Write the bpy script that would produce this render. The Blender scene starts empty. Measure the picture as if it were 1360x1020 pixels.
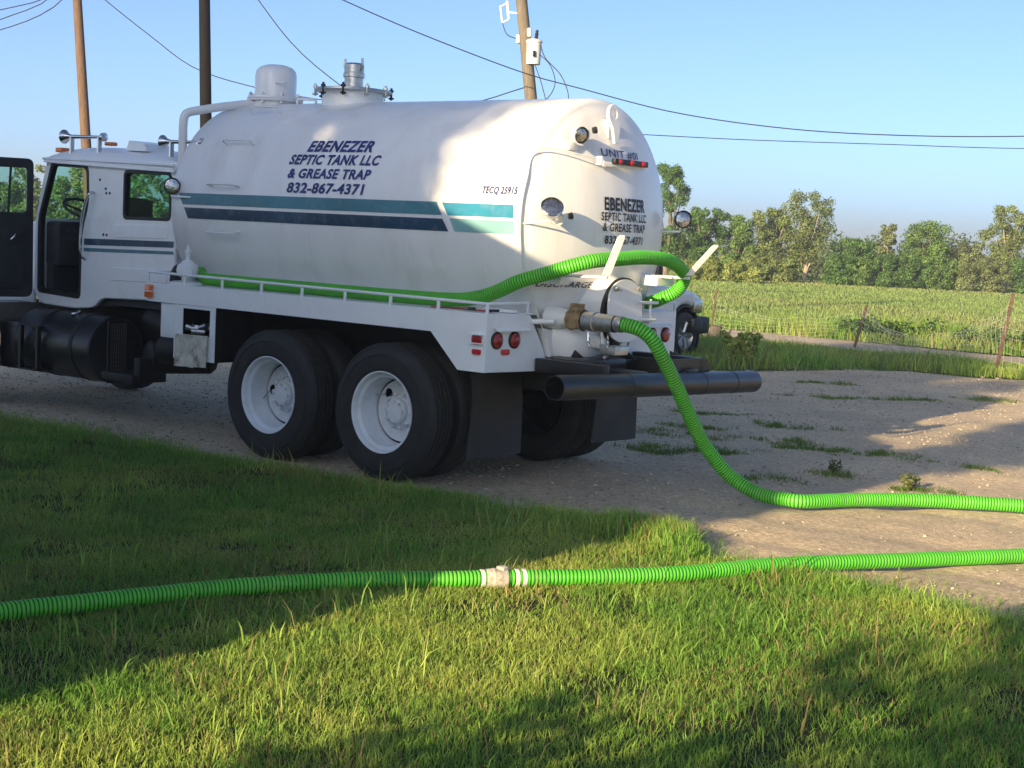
import bpy, bmesh, math, random
import numpy as np
from mathutils import Vector, Matrix
random.seed(7); rng = np.random.default_rng(7)
S = bpy.context.scene; COL = S.collection
R = math.radians; PI = math.pi

# ---------------------------------------------------------------- camera, sky, sun, exposure
# world: X towards the truck's rear, Y away from the camera across the truck, Z up; left tyres on Y=0, rear axle X=0
def camera():
    yaw, pitch, roll = -.6738, -.0973, .0502
    f = Vector((math.sin(yaw)*math.cos(pitch), math.cos(yaw)*math.cos(pitch), math.sin(pitch)))
    r0 = Vector((math.cos(yaw), -math.sin(yaw), 0)); u0 = r0.cross(f)
    r = r0*math.cos(roll)+u0*math.sin(roll); u = -r0*math.sin(roll)+u0*math.cos(roll)
    m = Matrix.Identity(4)
    for i in range(3): m[i][0] = r[i]; m[i][1] = u[i]; m[i][2] = -f[i]; m[i][3] = (7.852, -8.283, 1.878)[i]
    c = bpy.data.cameras.new('camera'); c.lens = 36*2044.27/1360; c.sensor_width = 36; c.clip_end = 3000; c.clip_start = .05
    o = bpy.data.objects.new('camera', c); COL.objects.link(o); o.matrix_world = m; S.camera = o
camera()
SUN_DIR = Vector((-.08, 1, -.27)).normalized()          # the way the light travels
SUN_EL = math.asin(-SUN_DIR.z)
W = bpy.data.worlds.new('World'); S.world = W; W.use_nodes = True
nt = W.node_tree; bg = nt.nodes['Background']; sky = nt.nodes.new('ShaderNodeTexSky')
sky.sky_type = 'NISHITA'; sky.sun_disc = False; sky.sun_elevation = SUN_EL
sky.sun_rotation = math.atan2(-SUN_DIR.x, -SUN_DIR.y)
sky.air_density = .5; sky.dust_density = 6.5; sky.ozone_density = 2.5; sky.altitude = 1850
wb = nt.nodes.new('ShaderNodeMix'); wb.data_type = 'RGBA'; wb.blend_type = 'MULTIPLY'; wb.inputs[0].default_value = 1; wb.inputs[7].default_value = (.99, .99, .95, 1)   # white balance of the whole sky
nt.links.new(sky.outputs[0], wb.inputs[6]); nt.links.new(wb.outputs[2], bg.inputs[0]); bg.inputs[1].default_value = .108
sl = bpy.data.lights.new('sun', 'SUN'); sl.energy = 4.0; sl.angle = R(.55); sl.color = (1, .77, .45)
so = bpy.data.objects.new('sun', sl); COL.objects.link(so); so.rotation_euler = SUN_DIR.to_track_quat('-Z', 'Y').to_euler()
S.view_settings.view_transform = 'Standard'; S.view_settings.look = 'None'; S.view_settings.exposure = 1.4; S.view_settings.gamma = 1
S.render.resolution_x = 1024; S.render.resolution_y = 768

# ---------------------------------------------------------------- materials
def newmat(name):
    m = bpy.data.materials.new(name); m.use_nodes = True
    return m, m.node_tree.nodes, m.node_tree.links, m.node_tree.nodes['Principled BSDF']
def pmat(name, base, rough=.5, metal=0., var=.12, scale=6., bump=0., bscale=60., coat=0., dirt=None, dscale=2.5, damt=.5, spec=.5, stretch=None):
    m, N, L, b = newmat(name)
    tc = N.new('ShaderNodeTexCoord'); src = tc.outputs['Object']
    if stretch:
        mp = N.new('ShaderNodeMapping'); mp.inputs['Scale'].default_value = stretch; L.new(src, mp.inputs[0]); src = mp.outputs[0]
    n = N.new('ShaderNodeTexNoise'); n.inputs['Scale'].default_value = scale; n.inputs['Detail'].default_value = 6; L.new(src, n.inputs['Vector'])
    r = N.new('ShaderNodeMapRange'); r.inputs[1].default_value = .3; r.inputs[2].default_value = .7
    r.inputs[3].default_value = 1-var; r.inputs[4].default_value = 1+var; L.new(n.outputs[0], r.inputs[0])
    mx = N.new('ShaderNodeMix'); mx.data_type = 'RGBA'; mx.blend_type = 'MULTIPLY'; mx.inputs[0].default_value = 1
    mx.inputs[6].default_value = (*base, 1); L.new(r.outputs[0], mx.inputs[7]); out = mx.outputs[2]
    if dirt:
        n2 = N.new('ShaderNodeTexNoise'); n2.inputs['Scale'].default_value = dscale; n2.inputs['Detail'].default_value = 9; n2.inputs['Roughness'].default_value = .65
        L.new(src, n2.inputs['Vector'])
        r2 = N.new('ShaderNodeMapRange'); r2.inputs[1].default_value = .5; r2.inputs[2].default_value = .8; r2.inputs[3].default_value = 0; r2.inputs[4].default_value = damt
        L.new(n2.outputs[0], r2.inputs[0])
        m2 = N.new('ShaderNodeMix'); m2.data_type = 'RGBA'; L.new(r2.outputs[0], m2.inputs[0]); L.new(out, m2.inputs[6]); m2.inputs[7].default_value = (*dirt, 1); out = m2.outputs[2]
    L.new(out, b.inputs['Base Color'])
    rr = N.new('ShaderNodeMapRange'); rr.inputs[3].default_value = max(.02, rough-.08); rr.inputs[4].default_value = min(1, rough+.08); L.new(n.outputs[0], rr.inputs[0]); L.new(rr.outputs[0], b.inputs['Roughness'])
    b.inputs['Metallic'].default_value = metal; b.inputs['Coat Weight'].default_value = coat; b.inputs['Coat Roughness'].default_value = .15
    b.inputs['Specular IOR Level'].default_value = spec
    if bump:
        n3 = N.new('ShaderNodeTexNoise'); n3.inputs['Scale'].default_value = bscale; n3.inputs['Detail'].default_value = 5; L.new(src, n3.inputs['Vector'])
        bp = N.new('ShaderNodeBump'); bp.inputs['Strength'].default_value = bump; bp.inputs['Distance'].default_value = .01; L.new(n3.outputs[0], bp.inputs['Height']); L.new(bp.outputs[0], b.inputs['Normal'])
    return m
def leafmat(name, trans=.35, rough=.55, gain=1.0):
    m, N, L, b = newmat(name); a = N.new('ShaderNodeAttribute'); a.attribute_name = 'Col'
    L.new(a.outputs['Color'], b.inputs['Base Color']); b.inputs['Roughness'].default_value = rough; b.inputs['Specular IOR Level'].default_value = .25
    t = N.new('ShaderNodeBsdfTranslucent'); L.new(a.outputs['Color'], t.inputs[0])
    mx = N.new('ShaderNodeMixShader'); mx.inputs[0].default_value = trans
    L.new(b.outputs[0], mx.inputs[1]); L.new(t.outputs[0], mx.inputs[2]); L.new(mx.outputs[0], N['Material Output'].inputs[0])
    return m
def glassmat(name, col, rough=.02, alpha=.07):
    m, N, L, b = newmat(name); b.inputs['Base Color'].default_value = (*col, 1); b.inputs['Roughness'].default_value = rough
    t = N.new('ShaderNodeBsdfTransparent'); t.inputs[0].default_value = (*col, 1)
    mx = N.new('ShaderNodeMixShader'); mx.inputs[0].default_value = alpha; L.new(t.outputs[0], mx.inputs[1]); L.new(b.outputs[0], mx.inputs[2])
    b.inputs['Base Color'].default_value = (.02, .03, .03, 1); L.new(mx.outputs[0], N['Material Output'].inputs[0])
    return m
M = {}
M['tank'] = pmat('tank_paint', (.80, .80, .79), .34, var=.05, scale=2.2, coat=.3, dirt=(.50, .45, .37), dscale=3.2, damt=.42, bump=.05, bscale=5, stretch=(1.2, 1.2, .22))
M['white'] = pmat('white_paint', (.78, .78, .77), .32, var=.04, scale=3, coat=.35, dirt=(.55, .5, .42), dscale=1.6, damt=.22, bump=.03, bscale=7)
M['cabwhite'] = pmat('cab_paint', (.83, .85, .86), .36, var=.05, scale=3, coat=.3, dirt=(.42, .36, .28), dscale=3, damt=.4)
M['deckwhite'] = pmat('deck_paint', (.84, .86, .87), .42, var=.06, scale=4, dirt=(.4, .33, .25), dscale=4, damt=.32, bump=.04, bscale=18)
M['rim'] = pmat('rim_paint', (.74, .77, .79), .42, var=.06, scale=5, dirt=(.42, .38, .32), dscale=7, damt=.5)
M['rust'] = pmat('rusty_white', (.60, .57, .48), .65, var=.2, scale=12, dirt=(.14, .075, .035), dscale=9, damt=1.6, bump=.15)
M['tyre'] = pmat('tyre_rubber', (.017, .017, .018), .7, var=.3, scale=9, dirt=(.055, .048, .04), dscale=6, damt=.45, bump=.25, bscale=90)
M['tread'] = pmat('tread_rubber', (.03, .029, .028), .85, var=.5, scale=45, dirt=(.11, .10, .085), dscale=25, damt=.7, bump=.6, bscale=160)
M['rubber'] = pmat('flap_rubber', (.016, .016, .017), .6, var=.3, scale=8, dirt=(.06, .055, .045), dscale=3, damt=.5, bump=.3, bscale=25)
M['black'] = pmat('black_paint', (.012, .012, .014), .38, var=.3, scale=7, dirt=(.06, .055, .05), dscale=5, damt=.4)
M['dark'] = pmat('greasy_frame', (.010, .010, .010), .6, var=.4, scale=9, dirt=(.035, .03, .025), dscale=7, damt=.6, bump=.3, bscale=40)
M['chrome'] = pmat('chrome', (.6, .6, .6), .18, 1., var=.08)
M['steel'] = pmat('galvanised_steel', (.52, .52, .5), .38, .9, var=.2, scale=30, dirt=(.3, .26, .2), dscale=18, damt=.5)
M['brass'] = pmat('weathered_bronze', (.34, .235, .12), .6, .35, var=.25, scale=25, dirt=(.12, .08, .05), dscale=20, damt=.7, bump=.2)
M['teal'] = pmat('teal_vinyl', (.055, .19, .24), .4, var=.18, scale=2, dirt=(.42, .46, .48), dscale=11, damt=.22); M['navy'] = pmat('navy_vinyl', (.012, .045, .09), .4, var=.18, scale=2, dirt=(.42, .46, .48), dscale=11, damt=.22)
M['blue'] = pmat('blue_vinyl', (.03, .23, .36), .4, var=.18, scale=2, dirt=(.42, .46, .48), dscale=11, damt=.22); M['lteal'] = pmat('light_teal_vinyl', (.22, .45, .46), .4, var=.18, scale=2, dirt=(.42, .46, .48), dscale=11, damt=.22)
M['ink'] = pmat('navy_lettering', (.012, .022, .15), .45, var=.3, scale=6, dirt=(.12, .14, .26), dscale=12, damt=.6); M['inkb'] = pmat('black_lettering', (.008, .009, .02), .5, var=.1)
M['red'] = pmat('red_lens', (.30, .012, .016), .18, var=.15, scale=40, coat=.4); M['redbright'] = pmat('red_reflector', (.5, .01, .015), .15, var=.1, scale=60, coat=.5)
M['amber'] = pmat('amber_lens', (.75, .16, .02), .2, var=.1, scale=50, coat=.4)
M['lens'] = pmat('clear_lens', (.5, .5, .48), .14, .95, var=.35, scale=40, bump=.3, bscale=60)
M['green'] = pmat('hose_green', (.10, .54, .028), .45, var=.16, scale=4, dirt=(.20, .30, .10), dscale=7, damt=.55)
M['greend'] = pmat('hose_groove', (.022, .16, .014), .7, var=.15, scale=5)
M['glass'] = glassmat('window_glass', (.70, .88, .84)); M['interior'] = pmat('cab_interior', (.032, .032, .034), .7, var=.3, scale=8)
M['wood'] = pmat('pole_wood', (.12, .072, .045), .85, var=.35, scale=5, stretch=(8, 8, .5), bump=.5, bscale=14)
M['wooddark'] = pmat('creosote_pole', (.011, .009, .009), .8, spec=.08, var=.35, scale=5, stretch=(8, 8, .5), bump=.4, bscale=14)
M['woodgrey'] = pmat('weathered_pole', (.145, .12, .088), .85, var=.3, scale=5, stretch=(8, 8, .5), bump=.5, bscale=14)
M['wire'] = pmat('cable', (.015, .015, .016), .6); M['ceramic'] = pmat('grey_enamel', (.62, .62, .6), .35, var=.06)
M['bark'] = pmat('bark', (.17, .14, .10), .9, var=.4, scale=4, bump=.6, bscale=20); M['palebark'] = pmat('pale_bark', (.38, .32, .24), .9, var=.3, scale=4, bump=.5, bscale=20)
M['rustpost'] = pmat('rusty_post', (.075, .04, .028), .8, var=.4, scale=15, dirt=(.3, .27, .24), dscale=6, damt=.4); M['mesh'] = pmat('fence_wire', (.5, .48, .44), .6, .2)
M['leaf'] = leafmat('leaves', .3); M['grass'] = leafmat('grass_blades', .45, .5)
M['plastic'] = pmat('black_plastic', (.012, .012, .013), .5, var=.2); M['pickup'] = pmat('pickup_paint', (.74, .75, .76), .25, var=.03, coat=.5)
M['siding'] = pmat('house_siding', (.82, .82, .80), .7, var=.08); M['shingle'] = pmat('roof_shingle', (.10, .09, .085), .9, var=.3, scale=20)  # siding whitened so the unseen house wall bounces fill onto the truck
M['guardmesh'] = pmat('guard_mesh', (.10, .075, .065), .6, .3); M['gauge'] = pmat('gauge_face', (.10, .10, .10), .4, .3); M['redcable'] = pmat('red_cable', (.35, .02, .02), .5); M['stone'] = pmat('pebble', (.36, .32, .27), .85, var=.35, scale=9, bump=.2)

# ---------------------------------------------------------------- mesh helpers
class MB:
    def __init__(s): s.v = []; s.f = []; s.m = []
    def add(s, vs, fs, mi=0):
        n = len(s.v); s.v += [tuple(p) for p in vs]; s.f += [tuple(i+n for i in f) for f in fs]; s.m += [mi]*len(fs); return s
    def box(s, a, b, mi=0, bev=0., rot=None):
        bm = bmesh.new(); bmesh.ops.create_cube(bm, size=1)
        a, b = Vector(a), Vector(b); c = (a+b)/2; d = b-a
        for v in bm.verts: v.co = Vector((v.co.x*d.x, v.co.y*d.y, v.co.z*d.z))
        if bev: bmesh.ops.bevel(bm, geom=bm.edges[:], offset=bev, segments=2, profile=.6, affect='EDGES')
        for v in bm.verts: v.co = (rot @ v.co if rot else v.co)+c
        bm.verts.index_update(); s.add([v.co for v in bm.verts], [[v.index for v in f.verts] for f in bm.faces], mi); bm.free(); return s
    def tube(s, path, rad, n=12, mi=0, caps=True):
        P = [Vector(p) for p in path]; k = len(P); rad = rad if hasattr(rad, '__len__') else [rad]*k
        t = (P[1]-P[0]).normalized(); up = Vector((0, 0, 1)) if abs(t.z) < .9 else Vector((1, 0, 0)); a = t.cross(up).normalized(); vs = []; fs = []
        for i in range(k):
            t = (P[min(i+1, k-1)]-P[max(i-1, 0)]).normalized(); a = (a-t*a.dot(t)).normalized(); b = t.cross(a)
            vs += [P[i]+(a*math.cos(2*PI*j/n)+b*math.sin(2*PI*j/n))*rad[i] for j in range(n)]
        for i in range(k-1):
            for j in range(n): fs.append((i*n+j, i*n+(j+1) % n, (i+1)*n+(j+1) % n, (i+1)*n+j))
        if caps: fs.append(tuple(range(n-1, -1, -1))); fs.append(tuple((k-1)*n+j for j in range(n)))
        return s.add(vs, fs, mi)
    def lathe(s, prof, origin, axis, n=32, mi=0):
        # prof: (distance along axis, radius)
        ax = Vector(axis).normalized(); up = Vector((0, 0, 1)) if abs(ax.z) < .9 else Vector((1, 0, 0)); a = ax.cross(up).normalized(); b = ax.cross(a); o = Vector(origin); vs = []; fs = []
        for d, r in prof: vs += [o+ax*d+(a*math.cos(2*PI*j/n)+b*math.sin(2*PI*j/n))*max(r, 1e-4) for j in range(n)]
        for i in range(len(prof)-1):
            for j in range(n): fs.append((i*n+j, i*n+(j+1) % n, (i+1)*n+(j+1) % n, (i+1)*n+j))
        return s.add(vs, fs, mi)
    def sphere(s, c, r, n=10, mi=0, sc=(1, 1, 1)):
        bm = bmesh.new(); bmesh.ops.create_uvsphere(bm, u_segments=n, v_segments=max(5, n//2+1), radius=r)
        vs = [(v.co.x*sc[0]+c[0], v.co.y*sc[1]+c[1], v.co.z*sc[2]+c[2]) for v in bm.verts]; bm.verts.index_update()
        s.add(vs, [[v.index for v in f.verts] for f in bm.faces], mi); bm.free(); return s
    def mesh(s, vs, fs, mi=0): return s.add(vs, fs, mi)
def finish(me, mats, smooth=35):
    for m in (mats if isinstance(mats, (list, tuple)) else [mats]): me.materials.append(M[m] if isinstance(m, str) else m)
    if smooth:
        me.shade_smooth(); me.set_sharp_from_angle(angle=R(smooth))
def obj(name, mb, mats, parent=None, smooth=35, loc=None):
    me = bpy.data.meshes.new(name); me.from_pydata(mb.v, [], mb.f); me.update()
    if any(mb.m): me.polygons.foreach_set('material_index', mb.m)
    bm = bmesh.new(); bm.from_mesh(me); bmesh.ops.recalc_face_normals(bm, faces=bm.faces[:]); bm.to_mesh(me); bm.free()
    finish(me, mats, smooth)
    return link(name, me, parent, loc)
def link(name, me, parent=None, loc=None):
    o = bpy.data.objects.new(name, me); COL.objects.link(o)
    if parent: attach(o, parent)
    if loc: o.location = loc
    return o
WORLD = {}          # where each parent's own origin stands, so that children can be modelled in world coordinates
def attach(o, parent):
    o.parent = parent; o.location = -Vector(WORLD.get(parent.name, (0, 0, 0)))
def thing(name, label, cat, loc=(0, 0, 0), group=None):
    o = bpy.data.objects.new(name, None); COL.objects.link(o); o.location = loc; o.empty_display_size = .2; WORLD[o.name] = loc
    return tag(o, label, cat, group)
def tag(o, label=None, cat=None, group=None, kind=None):
    for k, v in (('label', label), ('category', cat), ('group', group), ('kind', kind)):
        if v: o[k] = v
    return o
def arr_mesh(name, V, F4=None, F3=None, col=None):
    """mesh from numpy arrays: V (n,3), quads (k,4), tris (k,3), colours per vertex"""
    me = bpy.data.meshes.new(name); parts = [a for a in (F4, F3) if a is not None and len(a)]
    me.vertices.add(len(V)); me.vertices.foreach_set('co', np.ascontiguousarray(V, np.float32).ravel())
    loops = np.concatenate([a.ravel() for a in parts]).astype(np.int32); tot = np.concatenate([np.full(len(a), a.shape[1]) for a in parts])
    me.loops.add(len(loops)); me.loops.foreach_set('vertex_index', loops); me.polygons.add(len(tot))
    me.polygons.foreach_set('loop_start', np.concatenate([[0], np.cumsum(tot)[:-1]]).astype(np.int32)); me.update(calc_edges=True)
    if col is not None:
        a = me.color_attributes.new('Col', 'FLOAT_COLOR', 'POINT'); a.data.foreach_set('color', np.c_[col, np.ones(len(col))].astype(np.float32).ravel())
    return me
def spline(pts, step):
    P = np.array(pts, float); P = np.vstack([2*P[0]-P[1], P, 2*P[-1]-P[-2]]); out = []
    for i in range(1, len(P)-2):
        p0, p1, p2, p3 = P[i-1:i+3]; k = 40
        for t in np.arange(k)/k: out.append(.5*((2*p1)+(-p0+p2)*t+(2*p0-5*p1+4*p2-p3)*t*t+(-p0+3*p1-3*p2+p3)*t**3))
    out.append(P[-2]); out = np.array(out); d = np.r_[0, np.cumsum(np.linalg.norm(np.diff(out, axis=0), axis=1))]
    s = np.linspace(0, d[-1], max(3, int(d[-1]/step)+1)); return np.stack([np.interp(s, d, out[:, i]) for i in range(3)], 1)
def curve_mesh(cu):
    o = bpy.data.objects.new('tmp', cu); COL.objects.link(o); dg = bpy.context.evaluated_depsgraph_get()
    me = bpy.data.meshes.new_from_object(o.evaluated_get(dg)); bpy.data.objects.remove(o); bpy.data.curves.remove(cu); return me
def plate2d(outline, holes=(), t=.01, bev=0., seg=1):
    """flat plate with holes, in its own x,y plane, thickness t along z; returns verts, faces"""
    cu = bpy.data.curves.new('tmp', 'CURVE'); cu.dimensions = '2D'; cu.fill_mode = 'BOTH'; cu.extrude = max(t/2-bev, 1e-4); cu.bevel_depth = bev; cu.bevel_resolution = seg; cu.offset = -bev
    for ring in [outline, *holes]:
        sp = cu.splines.new('POLY'); sp.points.add(len(ring)-1); sp.use_cyclic_u = True
        for p, q in zip(sp.points, ring): p.co = (q[0], q[1], 0, 1)
    me = curve_mesh(cu); v = [tuple(p.co) for p in me.vertices]; f = [tuple(p.vertices) for p in me.polygons]; bpy.data.meshes.remove(me); return v, f
def rnd(pts, r, n=4):
    """round the corners of a polygon"""
    out = []; k = len(pts)
    for i in range(k):
        p, a, b = Vector(pts[i]), Vector(pts[i-1]), Vector(pts[(i+1) % k]); rr = r[i] if hasattr(r, '__len__') else r
        u, w = a-p, b-p; d = min(rr, u.length*.48, w.length*.48); p0 = p+u.normalized()*d; p1 = p+w.normalized()*d
        for j in range(n+1):
            t = j/n; q = p0*(1-t)**2+p*2*t*(1-t)+p1*t*t; out.append((q.x, q.y))
    return out
def circ(c, r, n=24, sx=1, sy=1): return [(c[0]+r*sx*math.cos(2*PI*i/n), c[1]+r*sy*math.sin(2*PI*i/n)) for i in range(n)]
def plateXZ(mb, outline, y, t, holes=(), bev=0., mi=0):     # plate facing -Y, its outer face at y
    v, f = plate2d(outline, holes, t, bev); mb.add([(p[0], y+t/2+p[2], p[1]) for p in v], f, mi); return mb
def plateYZ(mb, outline, x, t, holes=(), bev=0., mi=0):     # plate facing +X, its outer face at x
    v, f = plate2d(outline, holes, t, bev); mb.add([(x-t/2+p[2], p[0], p[1]) for p in v], f, mi); return mb
TXT = {}
def words(v, f, h):
    """split a line of lettering into its words"""
    par = list(range(len(v)))
    def find(a):
        while par[a] != a: par[a] = par[par[a]]; a = par[a]
        return a
    for q in f:
        for a in q[1:]: par[find(a)] = find(q[0])
    comp = {}
    for q in f: comp.setdefault(find(q[0]), []).append(q)
    L = sorted(((min(v[a][0] for q in c for a in q), max(v[a][0] for q in c for a in q), c) for c in comp.values()), key=lambda t: t[0]); out = []; end = None
    for lo, hi, c in L:
        if end is None or lo-end > .34*h: out.append([])
        out[-1] += c; end = hi if end is None else max(end, hi)
    for fs in out:
        ids = sorted({a for q in fs for a in q}); m = {a: i for i, a in enumerate(ids)}
        yield [v[a] for a in ids], [tuple(m[a] for a in q) for q in fs]
def textmesh(s, w, h, bold=0., shear=0., spacing=1.):
    cu = bpy.data.curves.new('tmp', 'FONT'); cu.body = s; cu.size = 1; cu.offset = bold; cu.shear = shear; cu.space_character = spacing; cu.resolution_u = 4
    cu.space_character = 1.09; me = curve_mesh(cu); v = np.array([tuple(p.co)[:2] for p in me.vertices]); f = [tuple(p.vertices) for p in me.polygons]; bpy.data.meshes.remove(me)
    lo, hi = v.min(0), v.max(0); v = (v-lo)/(hi-lo)*np.array([w, h]); return v, f

# ---------------------------------------------------------------- ground, lot, road, field
def ground_mat(name, cols, scale, bump, bscale, rough=.95, fine=.25, vor=0., bd=.02):
    m, N, L, b = newmat(name); tc = N.new('ShaderNodeTexCoord')
    n = N.new('ShaderNodeTexNoise'); n.inputs['Scale'].default_value = scale; n.inputs['Detail'].default_value = 10; n.inputs['Roughness'].default_value = .62; L.new(tc.outputs['Object'], n.inputs['Vector'])
    cr = N.new('ShaderNodeValToRGB'); L.new(n.outputs[0], cr.inputs[0]); e = cr.color_ramp.elements
    e[0].position = .3; e[0].color = (*cols[0], 1); e[1].position = .72; e[1].color = (*cols[-1], 1)
    for i, c in enumerate(cols[1:-1]): q = e.new(.3+.42*(i+1)/(len(cols)-1)); q.color = (*c, 1)
    n2 = N.new('ShaderNodeTexNoise'); n2.inputs['Scale'].default_value = bscale; n2.inputs['Detail'].default_value = 8; n2.inputs['Roughness'].default_value = .7; L.new(tc.outputs['Object'], n2.inputs['Vector'])
    r = N.new('ShaderNodeMapRange'); r.inputs[1].default_value = .3; r.inputs[2].default_value = .7; r.inputs[3].default_value = 1-fine; r.inputs[4].default_value = 1+fine; L.new(n2.outputs[0], r.inputs[0])
    mx = N.new('ShaderNodeMix'); mx.data_type = 'RGBA'; mx.blend_type = 'MULTIPLY'; mx.inputs[0].default_value = 1; L.new(cr.outputs[0], mx.inputs[6]); L.new(r.outputs[0], mx.inputs[7])
    out = mx.outputs[2]
    if vor:
        vo = N.new('ShaderNodeTexVoronoi'); vo.inputs['Scale'].default_value = 38; L.new(tc.outputs['Object'], vo.inputs['Vector'])
        sp = N.new('ShaderNodeSeparateColor'); L.new(vo.outputs['Color'], sp.inputs[0])
        r3 = N.new('ShaderNodeMapRange'); r3.inputs[3].default_value = 1-vor; r3.inputs[4].default_value = 1+vor; L.new(sp.outputs[0], r3.inputs[0])
        m3 = N.new('ShaderNodeMix'); m3.data_type = 'RGBA'; m3.blend_type = 'MULTIPLY'; m3.inputs[0].default_value = 1; L.new(out, m3.inputs[6]); L.new(r3.outputs[0], m3.inputs[7]); out = m3.outputs[2]
    L.new(out, b.inputs['Base Color']); b.inputs['Roughness'].default_value = rough; b.inputs['Specular IOR Level'].default_value = .15
    bp = N.new('ShaderNodeBump'); bp.inputs['Strength'].default_value = bump; bp.inputs['Distance'].default_value = bd; L.new(n2.outputs[0], bp.inputs['Height']); L.new(bp.outputs[0], b.inputs['Normal'])
    return m
M['fieldsoil'] = ground_mat('field_ground', [(.14, .16, .05), (.19, .21, .065), (.27, .23, .10)], .12, .6, 3.0, fine=.3)
M['lot'] = ground_mat('sandy_gravel', [(.47, .385, .27), (.60, .48, .325), (.70, .56, .37)], .55, .9, 26, fine=.3, vor=.13)
M['soil'] = ground_mat('lawn_soil', [(.03, .045, .015), (.05, .06, .022), (.085, .075, .035)], 1.2, .8, 30, fine=.3)
M['road'] = ground_mat('pale_dirt_road', [(.38, .31, .24), (.47, .39, .30), (.52, .44, .34)], .6, .5, 12, fine=.2)
def noise2(x, y, sc, seed=0):
    x, y = np.asarray(x)*sc, np.asarray(y)*sc; ix, iy = np.floor(x).astype(int), np.floor(y).astype(int); fx, fy = x-ix, y-iy; fx = fx*fx*(3-2*fx); fy = fy*fy*(3-2*fy)
    def h(a, b): t = np.sin(a*127.1+b*311.7+seed*74.7)*43758.5453; return t-np.floor(t)
    return (h(ix, iy)*(1-fx)+h(ix+1, iy)*fx)*(1-fy)+(h(ix, iy+1)*(1-fx)+h(ix+1, iy+1)*fx)*fy
EDGE = np.array([(-60, -.6), (-8, -.55), (-4.3, -.42), (-3.28, -.36), (-1.3, -.33), (-.29, -.14), (.56, -.06), (1.51, -.1), (2.41, .02), (2.75, -.02), (3.05, -.35), (3.64, -.42), (4.32, -.35), (5.06, -.45), (7, -.7), (60, -1.5)])
def edge(x): return np.interp(x, EDGE[:, 0], EDGE[:, 1])+.10*(noise2(x, 0*x, 2.3, 3)-.5)+.05*(noise2(x, 0*x, 7, 5)-.5)
def sheet(name, poly_lo, poly_hi, z, mat):
    """strip between two boundary curves sampled at the same number of points"""
    n = len(poly_lo); V = np.r_[np.c_[poly_lo, np.full(n, z)], np.c_[poly_hi, np.full(n, z)]]; i = np.arange(n-1)
    me = arr_mesh(name, V, np.stack([i, i+1, i+1+n, i+n], 1)); finish(me, mat, 0); return tag(link(name, me), kind='structure')
xs = np.unique(np.r_[np.linspace(-300, -12, 20), np.linspace(-12, 9, 260), np.linspace(9, 300, 20)])
sheet('field', np.array([(-900, -900), (900, -900)]), np.array([(-900, 900), (900, 900)]), -.09, 'fieldsoil')
def lotfar(x): return np.interp(x, [-60, -9, -6, -3.9, -3.3, -2.6, -.9, 4, 14, 60], [8.5, 9, 9.8, 11.6, 13.6, 15, 15.5, 16.0, 16.5, 17])+.5*(noise2(x, 0*x, 1.3, 9)-.5)
xl = np.unique(np.r_[np.linspace(-60, -10, 12), np.linspace(-10, 8, 120), np.linspace(8, 60, 10)])
def lotz(x, y):
    x, y = np.asarray(x, float), np.asarray(y, float)
    z = .030*(noise2(x, y, .45, 91)-.5)+.020*(noise2(x, y, 1.4, 92)-.5)+.012*(noise2(x, y, 4., 93)-.5)+.007*(noise2(x, y, 9., 94)-.5)
    for c, w in ((2.0+.12*np.sin(y*.6), .11), (3.9+.1*np.sin(y*.5+1), .13), (2.9+.15*np.sin(y*.7), .09)): z = z-.018*np.exp(-((x-c)/w)**2)*(y > -.3)     # wheel ruts
    for c in (.22, 1.02, 2.2): z = z-.012*np.exp(-((y-c-.3+.08*np.sin(x*.8))/.16)**2)
    near = np.clip((np.abs(y-1.2)-1.6)*2, 0, 1); wheel = np.where((x > -6.5) & (x < .7), .35+.65*near, 1)
    return -.016+z*wheel
gx, gy = np.meshgrid(np.unique(np.r_[np.linspace(-60, -9, 12), np.arange(-9, 8, .055), np.linspace(8, 60, 12)]), np.linspace(0, 1, 300), indexing='ij')
GY = -1.4+(lotfar(gx)+1.4)*gy; GZ = np.where((gx < -8.9) | (gx > 7.9), -.008, lotz(gx, GY)); GZ = np.where(gy > .985, -.014, GZ)
ni, nj = gx.shape; ii, jj = np.meshgrid(np.arange(ni-1), np.arange(nj-1), indexing='ij'); q0 = ii*nj+jj
me = arr_mesh('gravel_lot', np.stack([gx.ravel(), GY.ravel(), GZ.ravel()], 1), np.stack([q0, q0+nj, q0+nj+1, q0+1], -1).reshape(-1, 4)); finish(me, 'lot', 0); me.shade_smooth(); tag(link('gravel_lot', me), kind='structure')
sheet('lawn_soil', np.c_[xs, np.full(len(xs), -60.)], np.c_[xs, edge(xs)], .0, 'soil')
xr = np.linspace(-80, 80, 90)
sheet('dirt_road', np.c_[xr, 18.75+.25*np.sin(xr*.4)+.0*xr], np.c_[xr, 21.2+.3*np.sin(xr*.5)], -.004, 'road')

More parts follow.
